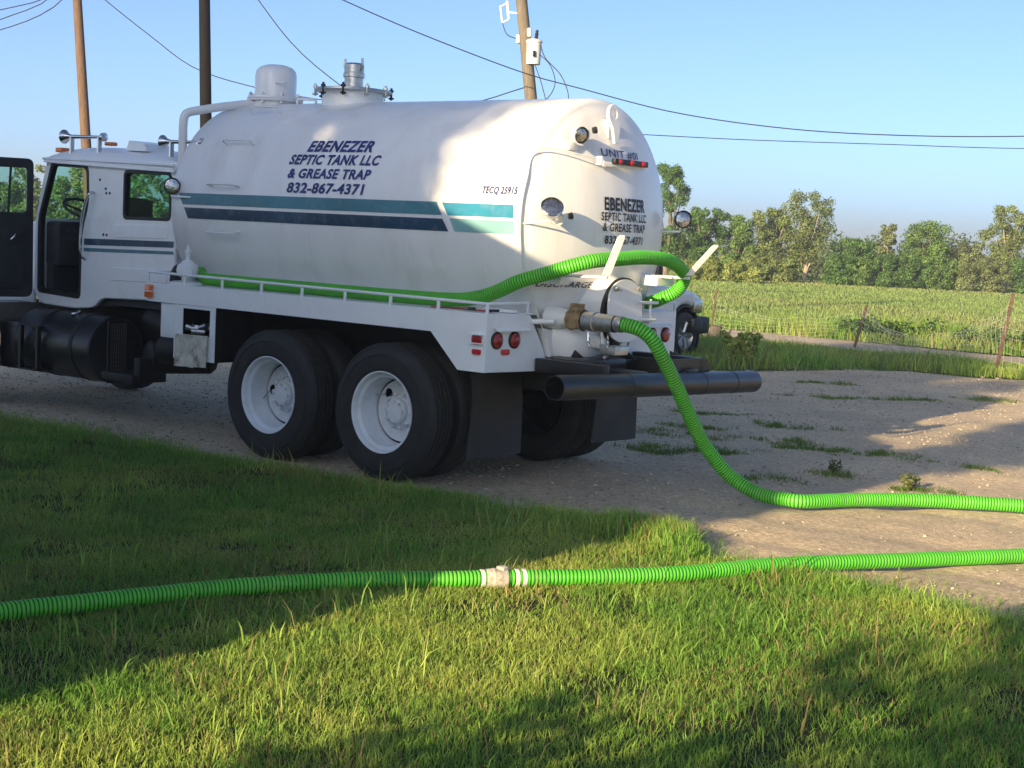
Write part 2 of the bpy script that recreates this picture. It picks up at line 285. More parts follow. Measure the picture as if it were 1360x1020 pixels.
# ---------------------------------------------------------------- the septic truck
TR = thing('septic_truck', 'white septic tank truck with teal stripes parked on gravel with its cab door open', 'truck', (-1.5, 1.22, 0))
TY, TZ, TRAD = 1.25, 1.976, .945
def headx(y, z): rho = math.hypot(y-TY, z-TZ); return 1.0+.19*(1-(rho/.88)**2)
def make_tank():
    prof = [(-2.905, .001), (-2.905, .5), (-2.90, .8), (-2.895, .88), (-2.885, .935), (-2.87, .945), (-2.4, .945), (-1.55, .945), (-.7, .945), (.2, .945), (.92, .945)]
    for i in range(1, 7): a = PI/2*i/6; prof.append((.92+.075*math.sin(a)*.9, .945-.06*(1-math.cos(a))))
    for r in (.86, .8, .72, .62, .5, .38, .26, .14, .001): prof.append((1.0+.19*(1-(r/.88)**2), r))
    mb = MB().lathe(prof, (0, TY, TZ), (1, 0, 0), 96)
    t = obj('tank', mb, 'tank', TR, 50)
    # rolled weld seams
    for x in (-1.17, .62): obj('weld_seam', MB().lathe([(x-.012, .9445), (x-.004, .9475), (x+.004, .9475), (x+.012, .9445)], (0, TY, TZ), (1, 0, 0), 96), 'white', t)
    def patch(x0t, x0b, x1t, x1b, a1, a0, mat):
        mb = MB(); n, k = 40, 6; vs = []; fs = []
        for i in range(n+1):
            for j in range(k+1):
                v = j/k; u = i/n; x = (x0b*(1-v)+x0t*v)*(1-u)+(x1b*(1-v)+x1t*v)*u; a = R(a0*(1-v)+a1*v); vs.append((x, TY-math.cos(a)*(TRAD+.004), TZ+math.sin(a)*(TRAD+.004)))
        for i in range(n):
            for j in range(k): p = i*(k+1)+j; fs.append((p, p+k+1, p+k+2, p+1))
        obj('stripe', mb.add(vs, fs), mat, t, 60)
    patch(-2.782, -2.72, .189, .252, 6.6, .75, 'teal'); patch(-2.70, -2.652, .261, .321, -.85, -6.4, 'navy')
    patch(.245, .312, .922, .932, 6.4, .75, 'blue'); patch(.33, .38, .933, .936, -.5, -6.2, 'lteal')
    def side_text(s, x0, x1, a0, a1, bold, shear=0.):
        w = x1-x0; h = R(a1-a0)*TRAD; v, f = textmesh(s, w, h, bold, shear); 
        for wv, wf in words(v, f, h):
            vs = []
            for p in wv: a = R(a0)+p[1]/TRAD; vs.append((x0+p[0], TY-math.cos(a)*(TRAD+.005), TZ+math.sin(a)*(TRAD+.005)))
            obj('lettering', MB().add(vs, wf), 'ink', t, 0)
    side_text('EBENEZER', -1.345, -.615, 30.1, 36.8, .036, .1)
    side_text('SEPTIC TANK LLC', -1.495, -.487, 22.9, 28.5, .036, .12)
    side_text('& GREASE TRAP', -1.465, -.54, 15.8, 20.9, .036, .12)
    side_text('832-867-4371', -1.44, -.575, 8.4, 13.8, .034, .1)
    side_text('TECQ 25915', .615, .94, 10.4, 14.3, .03, .12)
    def head_text(s, y0, y1, z0, z1, bold, shear=0., mat='ink', sp=1.):
        v, f = textmesh(s, y1-y0, z1-z0, bold, shear, sp); 
        for wv, wf in words(v, f, z1-z0): obj('lettering', MB().add([(headx(y0+p[0], z0+p[1])+.008, y0+p[0], z0+p[1]) for p in wv], wf), mat, t, 0)
    head_text('UNIT #0I', 1.07, 1.57, 2.478, 2.54, .012); head_text('EBENEZER', 1.06, 1.625, 2.085, 2.183, .034, mat='inkb')
    head_text('SEPTIC TANK LLC', 1.025, 1.655, 2.008, 2.072, .026, mat='inkb'); head_text('& GREASE TRAP', 1.05, 1.64, 1.93, 1.993, .026, mat='inkb')
    head_text('832-867-4371', 1.08, 1.615, 1.837, 1.9, .026, mat='inkb'); head_text('DISCHARGE', .50, 1.03, 1.505, 1.549, .01, .25, 'inkb')
    # grab rungs on the side of the tank
    for x0, x1, a in ((-2.36, -2.02, 33.9), (-2.365, -2.02, 10.7), (-2.37, -2.005, -12.1), (-2.385, -2.045, 58.8)):
        a = R(a); o = lambda x, d: (x, TY-math.cos(a)*(TRAD+d), TZ+math.sin(a)*(TRAD+d))
        obj('grab_rung', MB().tube([o(x0, -.01), o(x0+.005, .06), o(x0+.03, .075), o(x1-.03, .075), o(x1-.005, .06), o(x1, -.01)], .008, 8), 'white', t)
    # secondary trap dome with bolted flange
    d = obj('dome_trap', MB().lathe([(0, .205), (.09, .205)], (-2.64, 1.25, 2.86), (0, 0, 1), 40).lathe([(0, .185), (.19, .185), (.235, .175), (.265, .145), (.285, .09), (.29, .001)], (-2.64, 1.25, 2.985), (0, 0, 1), 40), 'white', TR)
    obj('flange', MB().lathe([(0, .18), (0, .245), (.018, .25), (.018, .243), (.022, .243), (.022, .25), (.04, .245), (.04, .18)], (-2.64, 1.25, 2.945), (0, 0, 1), 40), 'white', d)
    for i in range(8):
        a = 2*PI*i/8+.3; c = Vector((-2.64+.226*math.cos(a), 1.25+.226*math.sin(a), 2.92))
        obj('clamp_bolt', MB().tube([c, c+Vector((0, 0, .1))], .009, 8).tube([c+Vector((0, 0, .07)), c+Vector((0, 0, .092))], .017, 6).tube([c, c+Vector((0, 0, .02))], .017, 6), 'steel' if i % 2 else 'white', d)
    obj('dome_handle', MB().tube([(-2.49, 1.13, 3.1), (-2.47, 1.09, 3.1), (-2.41, 1.14, 3.1), (-2.43, 1.18, 3.1)], .008, 8), 'white', d)
    obj('vacuum_pipe', MB().tube(spline([(-2.72, 1.1, 2.925), (-2.82, .78, 2.86), (-2.9, .6, 2.815), (-2.945, .5, 2.78), (-2.955, .475, 2.7), (-2.955, .475, 2.5), (-2.955, .475, 1.6)], .03), .038, 14), 'white', TR)
    obj('vent_pipe', MB().tube([(-2.3, 1.2, 2.86), (-2.3, 1.2, 2.95), (-2.285, 1.2, 2.962), (-2.08, 1.2, 2.955), (-2.065, 1.2, 2.94), (-2.065, 1.2, 2.86)], .012, 8), 'white', TR)
    # top manway with clamped lid and camlock cap
    m = obj('manway', MB().lathe([(0, .265), (.15, .265), (.155, .285)], (-1.66, 1.25, 2.85), (0, 0, 1), 48), 'white', TR)
    obj('lid', MB().lathe([(0, .285), (0, .325), (.012, .33), (.03, .325), (.045, .2), (.05, .001)], (-1.66, 1.25, 3.005), (0, 0, 1), 48), 'steel', m)
    for i in range(10):
        a = 2*PI*i/10+.2; e = Vector((math.cos(a), math.sin(a), 0)); c = Vector((-1.66, 1.25, 2.985))+e*.325
        obj('clamp', MB().tube([c-Vector((0, 0, .02)), c+Vector((0, 0, .085))], .01, 8).tube([c+Vector((0, 0, .05)), c+Vector((0, 0, .068))], .021, 6).box(c+Vector((-.018, -.018, -.012)), c+Vector((.018, .018, .004)), bev=.004), 'dark' if i % 3 else 'steel', m)
    obj('camlock_cap', MB().lathe([(0, .08), (.09, .08), (.095, .092), (.13, .092), (.135, .085), (.2, .085), (.215, .07), (.22, .001)], (-1.66, 1.25, 3.045), (0, 0, 1), 28), 'steel', m)
    for s in (-1, 1): obj('cam_lever', MB().tube([(-1.66+.075*s, 1.25, 3.19), (-1.66+.108*s, 1.24, 3.235), (-1.66+.10*s, 1.24, 3.30)], .011, 8), 'steel', m)
    # lifting eye on the rear head
    ring = [(.074*math.cos(t), .074*math.sin(t)) for t in np.linspace(R(-35), R(215), 22)]
    v, f = plate2d(ring+[(-.045, -.11), (-.022, -.215), (.022, -.215), (.045, -.11)], [circ((0, 0), .036, 20)], .026, .004)
    vs = [Vector((1.075, 1.215, 2.80))+Vector((p[2]-.30*p[1]*0+(.03 if p[1] > -.1 else .05), p[0]-.10*p[1], p[1])) for p in v]; obj('lifting_eye', MB().add(vs, f).box((.99, 1.19, 2.62), (1.09, 1.25, 2.76)), 'white', TR)
    # round sight lamp high on the head
def work_lamp(c, d, r, body, bracket=None, knob=None):
    c, d = Vector(c), Vector(d).normalized()
    l = obj('work_lamp', MB().lathe([(-.11*r/.07, .001), (-.105*r/.07, .35*r), (-.07*r/.07, .75*r), (-.02*r/.07, r), (.012, r*1.06), (.018, r*.96)], c, d, 24), body, TR)
    obj('lens', MB().lathe([(.006, r*.97), (.014, r*.6), (.016, .001)], c, d, 24), 'lens', l)
    if bracket: obj('bracket', bracket, 'white', l)
    if knob: obj('knob', MB().lathe([(0, .001), (0, .022), (.03, .026), (.035, .001)], knob, (.6, .8, .2), 8), 'plastic', l)
    return l
make_tank()
br = MB().lathe([(-.06, .055), (.0, .072), (.012, .074), (.012, .062), (-.05, .052)], (1.155, .755, 2.61), (.8, -.2, -.12), 24).box((1.0, .70, 2.5), (1.10, .81, 2.56), bev=.01)
work_lamp((1.16, .75, 2.61), (.85, -.35, -.15), .056, 'black', br, (1.19, .85, 2.65))
br = MB().tube([(.97, .345, 1.95), (1.12, .42, 1.975), (1.2, .46, 1.98)], .007, 8).lathe([(-.03, .04), (.02, .05), (.03, .05), (.03, .042), (-.03, .03)], (1.18, .48, 2.0), (.8, -.3, 0), 20)
work_lamp((1.2, .40, 2.075), (.55, -.55, .5), .078, 'chrome', br, (1.23, .56, 2.02))
work_lamp((1.1, 2.27, 2.06), (.75, -.55, .05), .068, 'plastic', MB().tube([(.99, 2.13, 1.955), (1.08, 2.26, 1.96), (1.08, 2.27, 2.0)], .009, 8))
work_lamp((-2.83, .27, 2.14), (.75, -.6, .05), .068, 'black', MB().tube([(-2.62, .31, 2.05), (-2.83, .27, 2.05), (-2.84, .27, 2.08)], .009, 8))
# conduit that runs round the rear head to the light bar
cd = [(1.2, 1.0, 2.445), (1.14, .75, 2.475), (1.06, .55, 2.5), (1.0, .44, 2.485), (.975, .40, 2.43)]
cd += [(.985, TY-.935*math.cos(R(a)), TZ+.935*math.sin(R(a))) for a in (20, 10, 0, -10, -20, -30, -40)] + [(1.0, .62, 1.2), (1.0, .72, 1.05), (1.0, .76, .98)]
obj('conduit', MB().tube(spline(cd, .03),   .0055, 8), 'white', TR)
bar = obj('light_bar', MB().box((1.165, .985, 2.405), (1.205, 1.535, 2.44), bev=.006).box((1.15, .965, 2.41), (1.2, 1.0, 2.475), bev=.005), 'white', TR)
obj('bar_housing', MB().box((1.2, 1.09, 2.425), (1.235, 1.53, 2.468), bev=.008), 'black', bar)
for y in (1.16, 1.31, 1.46): obj('marker_light', MB().lathe([(0, .022), (.012, .022), (.02, .014), (.022, .001)], (1.228, y, 2.447), (1, 0, 0), 16), 'red', bar)

def make_deck(side):
    fy = (lambda y: y) if side < 0 else (lambda y: 2.43-y)
    t = .006
    out = [(-2.775, 1.155), (.464, 1.150), (.734, .895), (.985, .895), (.985, 1.312), (-2.775, 1.312)]
    mb = MB(); v, f = plate2d(out, (), t); mb.add([(p[0], fy(t/2+p[2]), p[1]) for p in v], f)
    # underside return lip of the skirt
    for a, b in zip(out[0:3], out[1:4]):
        mb.add([(a[0], fy(.002), a[1]), (b[0], fy(.002), b[1]), (b[0], fy(.035), b[1]), (a[0], fy(.035), a[1])], [(0, 1, 2, 3)])
    sk = obj('deck_skirt', mb, 'deckwhite', TR)
    mb = MB().box((-2.775, min(fy(.0065), fy(.60)), 1.300), (.978, max(fy(.0065), fy(.60)), 1.309)).box((-2.78, min(fy(.007), fy(.60)), 1.157), (-2.774, max(fy(.007), fy(.60)), 1.3))
    obj('deck', mb, 'deckwhite', TR)
    mb = MB(); poly = [(.0065, .897), (.735, .884), (.66, 1.05), (.49, 1.297), (.0065, 1.306)]
    v, f = plate2d([(fy(a), b) for a, b in poly], (), t); mb.add([(.985-t/2+p[2], p[0], p[1]) for p in v], f)
    pn = obj('rear_panel', mb, 'deckwhite', TR)
    ys = sorted((fy(.085), fy(.46)))
    obj('light_hood', MB().add([(.986, ys[0], 1.215), (.986, ys[1], 1.215), (1.03, ys[1], 1.192), (1.03, ys[0], 1.192), (.986, ys[0], 1.209), (.986, ys[1], 1.209), (1.03, ys[1], 1.186), (1.03, ys[0], 1.186)], [(0, 1, 2, 3), (4, 5, 6, 7), (0, 1, 5, 4), (2, 3, 7, 6), (1, 2, 6, 5), (0, 3, 7, 4)]), 'deckwhite', pn, 0)
    for y in ((.117, .313) if side < 0 else (.15, .345)):
        l = obj('tail_light', MB().lathe([(0, .062), (.012, .062), (.016, .056), (.012, .052)], (.984, fy(y), 1.121), (1, 0, 0), 28), 'plastic', pn)
        obj('lens', MB().lathe([(.004, .054), (.018, .052), (.024, .04), (.027, .001)], (.984, fy(y), 1.121), (1, 0, 0), 28), 'red', l)
    def oblong(c, ax, w, h):
        v, f = plate2d(rnd([(-w, -h), (w, -h), (w, h), (-w, h)], h*.8, 5), (), .014, .003)
        return MB().add([(c[0]+p[2], c[1]+p[0], c[2]+p[1]) if ax == 'X' else (c[0]+p[0], c[1]+p[2], c[2]+p[1]) for p in v], f)
    obj('reflector', oblong((.99, fy(.215), 1.036), 'X', .045, .020), 'redbright', pn)
    if side < 0:
        obj('side_reflector', oblong((.907, -.004, 1.037), 'Y', .04, .019), 'redbright', sk)
        l = obj('side_marker', MB().box((.865, -.022, 1.095), (.95, .001, 1.155), bev=.012), 'red', sk)
        obj('marker_guard', MB().tube([(.86, -.002, 1.10), (.862, -.03, 1.098), (.953, -.03, 1.098), (.955, -.002, 1.1)], .005, 6), 'deckwhite', l); obj('marker_hood', MB().box((.855, -.03, 1.157), (.958, -.001, 1.162)), 'deckwhite', l)
        l = obj('front_marker', MB().box((-2.79, -.03, 1.185), (-2.70, -.0005, 1.295), bev=.012), 'amber', sk)
        obj('marker_guard', MB().tube([(-2.8, .0, 1.24), (-2.8, -.038, 1.24), (-2.69, -.038, 1.24), (-2.69, .0, 1.24)], .005, 6), 'deckwhite', l)
    xs_ = [-2.785, -2.308, -1.834, -1.363, -.897, -.428, .045, .516, .975]; yr = fy(.012)
    zt = lambda x: 1.402-.006*(x+2.785)
    rl = obj('hand_rail', MB().tube([(x, yr, zt(x)) for x in xs_], .011, 8).tube([(.975, yr, zt(.975)), (.975, fy(.48), 1.385)], .011, 8).tube([(-2.785, yr, 1.402), (-2.785, fy(.35), 1.402)], .011, 8), 'deckwhite', TR)
    for x in xs_: obj('rail_post', MB().box((x-.012, min(yr-.005, yr+.005), 1.305), (x+.012, max(yr-.005, yr+.005), zt(x))), 'deckwhite', rl)
    obj('rail_post', MB().box((.968, fy(.47)-.008, 1.3), (.98, fy(.47)+.008, 1.385)), 'deckwhite', rl)
make_deck(-1); make_deck(1)

# toolbox under the deck, its flap hanging open
tb = obj('toolbox', plateXZ(MB(), [(-2.42, .70), (-1.9, .70), (-1.9, 1.152), (-2.42, 1.152)], .005, .006, [[(-2.31, .905), (-1.965, .905), (-1.965, 1.125), (-2.31, 1.125)]]).box((-2.62, .02, .86), (-2.425, .45, 1.152), bev=.01), 'deckwhite', TR)
obj('box_flap', plateXZ(MB(), [(-2.375, .635), (-1.975, .655), (-1.965, .905), (-2.375, .895)], -.022, .008).box((-2.19, -.03, .64), (-2.12, -.023, .77), bev=.003).tube([(-2.37, -.012, .9), (-1.97, -.012, .908)], .008, 8), 'rust', tb)
junk = MB()
for i in range(14):
    a = Vector((-2.27+.28*random.random(), .05+.2*random.random(), .91+.06*random.random()))
    b = a+Vector((random.uniform(-.12, .12), random.uniform(-.1, .1), random.uniform(0, .1))); b.x = min(max(b.x, -2.3), -1.98); junk.tube([a, b], random.uniform(.01, .026), 8)
obj('box_shell', MB().box((-2.42, .012, .70), (-2.412, .40, 1.150)).box((-1.908, .012, .70), (-1.9, .40, 1.150)).box((-2.41, .012, .70), (-1.91, .40, .706)).box((-2.41, .39, .71), (-1.91, .397, 1.15)), 'dark', tb)
obj('stored_fittings', junk, 'steel', tb); obj('box_floor', MB().box((-2.40, .03, .708), (-1.92, .38, .90)), 'dark', tb)

# wheels
def lathe_wheel(prof, n=48, mi=0, mb=None): return (mb or MB()).lathe(prof, (0, 0, 0), (0, 1, 0), n, mi)
TW = .275; RT = .518
def tyre_mesh():
    side = [(.028, .300), (.012, .318), (.010, .330), (.006, .333), (.005, .345), (.003, .36), (.0, .40), (.001, .425), (-.003, .428), (-.003, .436), (.003, .440), (.010, .462), (.016, .480), (.013, .484), (.020, .494), (.030, .503), (.040, .511), (.046, .515)]
    mb = lathe_wheel(side, 72); lathe_wheel([(TW-a, r) for a, r in side], 72, 0, mb)
    g = [.064, .105, .146, .187, .2285]; e = .046
    for c in g+[TW]:      # tread: dusty ribs parted by grooves
        hi = c-.006 if c < TW else TW-.046
        if hi > e: lathe_wheel([(e, RT-.004 if e < .05 else RT), (hi, RT if c < TW else RT-.004)], 72, 1, mb)
        if c < TW: lathe_wheel([(hi, RT), (hi+.001, RT-.015), (c+.005, RT-.015), (c+.006, RT)], 72, 0, mb); e = c+.006
    for k in range(72):      # shallow sipes across the shoulder ribs
        a = 2*PI*k/72
        for y in (.05, TW-.064): mb.box((-.003, y, RT-.004), (.003, y+.014, RT+.0012), 0, rot=None) if False else None
    return mb
def rim_mesh(outer):
    if outer: prof = [(.030, .300), (.014, .308), (.006, .309), (.004, .303), (.012, .294), (.028, .290), (.05, .288), (.06, .268), (.064, .262), (.12, .26), (.18, .258), (.205, .252), (.235, .250)]
    else: prof = [(.03, .3), (.02, .306), (.01, .3), (.03, .285), (.1, .26), (.24, .27), (.26, .3)]
    return lathe_wheel(prof, 64)
def wheel(x, y, side, outer):
    """side -1: left wheels (outer face towards -Y)"""
    root = bpy.data.objects.get('_wheel%d' % outer)
    flip = Matrix.Rotation(PI if side > 0 else 0, 4, 'Z')
    if root is None:
        mb = rim_mesh(outer)
        if outer:
            v, f = plate2d(circ((0, 0), .234, 48), [circ((-.14, .105), .040, 20), circ((.14, -.105), .040, 20)], .012, .003)
            mb.add([(p[0], .226+p[2], p[1]) for p in v], f)
            mb.lathe([(.20, .135), (.208, .143), (.225, .146)], (0, 0, 0), (0, 1, 0), 32)
        w = obj('wheel', mb, 'rim' if outer else 'dark'); WHEELS[outer] = [w]
        ty = obj('tyre', tyre_mesh(), ['tyre', 'tread'], w, 25); WHEELS[outer].append(ty)
        if outer:
            h = MB().lathe([(.225, .132), (.205, .130), (.198, .112), (.194, .1), (.165, .096), (.155, .088), (.152, .078), (.148, .076), (.146, .03), (.142, .001)], (0, 0, 0), (0, 1, 0), 36)
            for i in range(10): a = 2*PI*i/10; h.lathe([(.225, .02), (.20, .018), (.18, .014), (.17, .001)], (.128*math.cos(a), 0, .128*math.sin(a)), (0, 1, 0), 8)
            for i in range(8): a = 2*PI*i/8+.2; h.lathe([(.165, .0105), (.138, .0105), (.134, .001)], (.078*math.cos(a), 0, .078*math.sin(a)), (0, 1, 0), 6)
            WHEELS[outer].append(obj('hub', h, 'rim', w, 30))
            WHEELS[outer].append(obj('valve_stem', MB().tube([(-.25, .19, .075), (-.15, .195, .1)], .005, 6), 'steel', w))
            WHEELS[outer].append(obj('brake_drum', MB().lathe([(.25, .225), (.32, .225), (.32, .001)], (0, 0, 0), (0, 1, 0), 24), 'dark', w))
        root = w; root.name = '_wheel%d' % outer; new = False
        for c in WHEELS[outer][1:]: c.location = (0, 0, 0)
        o = w
    else:
        o = root.copy(); COL.objects.link(o)
        for c in WHEELS[outer][1:]: k = c.copy(); COL.objects.link(k); k.parent = o
    o.parent = TR; base = Vector((x, y, RT-.012))-Vector(TR.location)
    o.matrix_local = Matrix.Translation(base) @ flip @ Matrix.Rotation((-.55 if x < -1 else .1) if side < 0 else 1.3, 4, 'Y')
    return o
WHEELS = {}
for x in (0, -1.245):
    wheel(x, 0.0, -1, 1); wheel(x, .335, -1, 0); wheel(x, 2.43, 1, 1); wheel(x, 2.43-.335, 1, 0)
for o in list(WHEELS.values()): o[0].name = 'wheel'
for y, s in ((-.02, -1), (2.30, 1)):
    o = WHEELS[1][0].copy(); COL.objects.link(o); o.parent = TR
    for c in WHEELS[1][1:]: k = c.copy(); COL.objects.link(k); k.parent = o
    o.matrix_local = Matrix.Translation(Vector((-5.82, y, RT-.012))-Vector(TR.location)) @ Matrix.Rotation(PI if s > 0 else 0, 4, 'Z')

# chassis
for y in (.80, 1.56): obj('frame_rail', MB().box((-6.6, y, .72), (1.45, y+.07, .98), bev=.006), 'dark', TR)
for x in (-4.4, -2.8, -1.9, -.6, .7): obj('cross_member', MB().box((x-.05, .87, .76), (x+.05, 1.56, .94)), 'dark', TR)
for x in (0, -1.245): obj('axle', MB().tube([(x, .5, .506), (x, 1.93, .506)], .075, 14).sphere((x+.05, 1.22, .52), .22, 16, sc=(1, .8, 1)).tube([(x, 1.22, .56), (x-.6, 1.22, .6)], .05, 10), 'dark', TR)
for y in (.72, 1.64): obj('leaf_spring', MB().box((-1.35, y-.04, .60), (.1, y+.04, .72), bev=.02).tube([(-.62, y, .55), (-.62, y, .85)], .07, 10), 'dark', TR)
obj('front_axle', MB().tube([(-5.78, .4, .45), (-5.78, 2.05, .45)], .05, 10), 'dark', TR)
obj('subframe', MB().box((-2.8, .70, .985), (1.0, .90, 1.10), bev=.01).box((-2.8, 1.53, .985), (1.0, 1.73, 1.10), bev=.01).box((-2.85, .35, 1.10), (-2.6, 2.1, 1.29)).box((-.9, .45, 1.1), (-.7, 2.0, 1.29)), 'dark', TR)
for y in (.02, 1.55):
    mb = MB(); n = 10; vs = []; fs = []
    yy0, yy1 = (.15, .75) if y < 1 else (1.68, 2.28)
    for i in range(n+1):
        for j in range(n+1):
            u, v = i/n, j/n; vs.append((.74+.02*math.sin(u*5+v*3)+.025*v*v*math.sin(u*3), yy0+(yy1-yy0)*u+.012*math.sin(v*5), .90-.66*v))
    for i in range(n):
        for j in range(n): k = i*(n+1)+j; fs.append((k, k+1, k+n+2, k+n+1))
    N0 = len(vs); vs += [(p[0]-.012, p[1], p[2]) for p in vs]; fs += [tuple(N0+a for a in f[::-1]) for f in fs]
    rim_ = [i*(n+1) for i in range(n+1)]+[n*(n+1)+j for j in range(1, n+1)]+[i*(n+1)+n for i in range(n-1, -1, -1)]+[j for j in range(n-1, 0, -1)]
    fs += [(a, b, b+N0, a+N0) for a, b in zip(rim_, rim_[1:]+rim_[:1])]
    obj('mud_flap', mb.add(vs, fs), 'rubber', TR)
# rear bumper pipe and its brackets
bp_ = obj('bumper', MB().lathe([(0, .077), (0, .086), (2.63, .086), (2.64, .083), (2.645, .001)], (1.68, -.10, .864), (0, 2.641, -.069), 32).lathe([(0, .077), (.35, .077), (.36, .001)], (1.68, -.10, .864), (0, 2.641, -.069), 32), 'black', TR)
for y in (.74, 1.72, 2.18): obj('weld_band', MB().lathe([(-.006, .086), (0, .0885), (.006, .086)], (1.68, y, .864-.0261*(y+.1)), (0, 2.641, -.069), 32), 'black', bp_)
obj('bumper_bracket', MB().box((1.0, .55, .885), (1.62, .62, .985), bev=.01).box((1.02, .64, .90), (1.36, 1.22, 1.0), bev=.04).box((1.0, 1.80, .87), (1.62, 1.88, 1.0), bev=.01).box((1.02, 1.25, .86), (1.2, 1.8, .96), bev=.01).box((1.38, .85, .83), (1.66, 1.05, .93), bev=.01).box((1.4, 1.6, .80), (1.66, 1.74, .93), bev=.01), 'black', TR)
obj('tow_plate', plateYZ(MB(), [(1.25, .90), (1.98, .90), (1.90, 1.0), (1.32, 1.0)], 1.62, .012).add([(1.3, 1.88, .87), (1.62, 1.88, .87), (1.62, 1.98, .9), (1.3, 1.88, 1.03)], [(0, 1, 2, 3)]), 'black', TR)
# tank cradle under the rear head
obj('cradle', MB().box((.80, .745, 1.0), (1.02, 1.70, 1.12), bev=.01).add([(1.03, .70, .99), (1.03, 1.02, .99), (1.03, 1.15, 1.12), (1.03, .62, 1.2), (.95, .70, .99), (.95, 1.02, .99), (.95, 1.15, 1.12), (.95, .62, 1.2)], [(0, 1, 2, 3), (4, 5, 6, 7), (0, 1, 5, 4), (1, 2, 6, 5), (2, 3, 7, 6), (3, 0, 4, 7)]).box((1.02, 1.12, .99), (1.04, 1.38, 1.11), bev=.004), 'white', TR)
for y in (.80, 1.42): obj('gusset', MB().add([(1.04, y, .97), (1.3, y, .97), (1.04, y, 1.13), (1.04, y+.015, .97), (1.3, y+.015, .97), (1.04, y+.015, 1.13)], [(0, 1, 2), (3, 4, 5), (0, 1, 4, 3), (1, 2, 5, 4), (2, 0, 3, 5)]), 'black', TR, 0)
obj('drain_cap', MB().box((1.36, .85, 1.035), (1.5, 1.02, 1.10), bev=.012).tube([(1.38, .93, 1.03), (1.36, .9, 1.0)], .015, 8), 'steel', TR)
# sump cone and drain stub under the head
obj('sump_cone', MB().lathe([(0, .26), (.16, .2), (.24, .1), (.25, .001)], (.98, .95, 1.12), (.8, .05, -.3), 28).tube([(1.12, .95, 1.13), (1.3, .97, 1.10)], .05, 14), 'white', TR)
# rear clean-out hatch: neck, gasket, cover, hinges
hc = (1.215, 1.36)
nk = obj('hatch_neck', MB().lathe([(0, .285), (.20, .235), (.24, .235)], (1.02, hc[0], hc[1]), (1, 0, -.06), 40), 'white', TR)
obj('gasket', MB().lathe([(0, .22), (0, .25), (.025, .25), (.025, .2)], (1.262, hc[0], hc[1]-.014), (1, 0, -.06), 40), 'plastic', nk)
v, f = plate2d(rnd([(-.20, -.19), (-.09, -.245), (.09, -.245), (.20, -.19), (.225, .0), (.205, .15), (.08, .225), (-.08, .225), (-.205, .15), (-.225, 0)], .1, 5), (), .018, .004)
cv = obj('hatch_cover', MB().add([(1.31+p[2]-.05*p[1], hc[0]+.0+p[0], hc[1]-.005+p[1]) for p in v], f), 'white', TR)
for y, z in ((-.14, .15), (.15, .15), (-.15, -.14), (.16, -.14)):
    obj('wing_bolt', MB().tube([(1.2, hc[0]+y, hc[1]+z), (1.355, hc[0]+y, hc[1]+z)], .011, 8).lathe([(0, .022), (.018, .022), (.018, .001)], (1.318, hc[0]+y, hc[1]+z), (1, 0, 0), 6).tube([(1.345, hc[0]+y-.03, hc[1]+z+.01), (1.345, hc[0]+y+.03, hc[1]+z-.01)], .007, 6), 'steel', cv)
obj('hinge', MB().tube([(1.33, hc[0]+.12, 1.41), (1.33, 1.62, 1.405)], .012, 8).tube([(1.33, hc[0]+.12, 1.28), (1.33, 1.6, 1.275)], .012, 8).tube([(1.3, 1.57, 1.25), (1.3, 1.57, 1.43)], .011, 8).box((1.05, 1.55, 1.24), (1.31, 1.59, 1.262)), 'white', cv)
# hose rack: two flat uprights on brackets
def rack(y, base, tip):
    b, t = Vector(base), Vector(tip); w = Vector((.02, .045, 0)).normalized()*.03; th = Vector((.012, -.004, 0))
    u = (t-b).normalized(); pts = [b-w, b+w, t+w*.9-u*.02, t+w*.5, t-w*.5, t-w*.9-u*.02]
    vs = [p-th/2 for p in pts]+[p+th/2 for p in pts]; n = 6
    mb = MB().add(vs, [tuple(range(n)), tuple(range(2*n-1, n-1, -1))]+[(i, (i+1) % n, n+(i+1) % n, n+i) for i in range(n)])
    mb.box((1.0, b.y-.05, b.z-.03), (1.36, b.y+.05, b.z-.018)).tube([(1.05, b.y, b.z-.025), b+Vector((.01, 0, -.02))], .012, 8)
    obj('hose_rack', mb, 'white', TR, 20)
rack(0, (1.62, .515, 1.625), (1.70, .565, 1.905)); rack(0, (1.48, 1.80, 1.625), (1.62, 1.95, 1.87))
obj('rack_shelf', MB().box((1.0, .52, 1.53), (1.22, .62, 1.60), bev=.006), 'white', TR); obj('rack_shelf', MB().box((1.02, 1.72, 1.53), (1.25, 1.95, 1.61), bev=.006), 'white', TR)
# discharge pipe, bronze valve, camlock
obj('discharge_pipe', MB().lathe([(0, .085), (.1, .08), (.16, .062), (.2, .06)], (1.0, .70, 1.285), (1, 0, 0), 28).tube([(.98, .52, 1.25), (1.12, .6, 1.26)], .02, 8), 'white', TR)
vl = obj('discharge_valve', MB().box((1.205, .63, 1.215), (1.295, .775, 1.34), bev=.025).box((1.215, .64, 1.33), (1.285, .75, 1.385), bev=.02).lathe([(0, .078), (.025, .078), (.03, .07)], (1.19, .70, 1.28), (1, 0, 0), 8).lathe([(0, .07), (.02, .08), (.04, .08)], (1.28, .70, 1.28), (1, 0, 0), 8).box((1.205, .665, 1.375), (1.295, .735, 1.40), bev=.01), 'brass', TR)
obj('camlock', MB().lathe([(0, .06), (.0, .066), (.05, .066), (.055, .073), (.10, .073), (.105, .064), (.14, .064), (.145, .064), (.27, .062)], (1.32, .70, 1.28), (1, .01, -.02), 28).tube([(1.4, .64, 1.2), (1.41, .63, 1.14)], .012, 6).tube([(1.43, .76, 1.2), (1.44, .77, 1.12)], .012, 6), 'steel', TR)
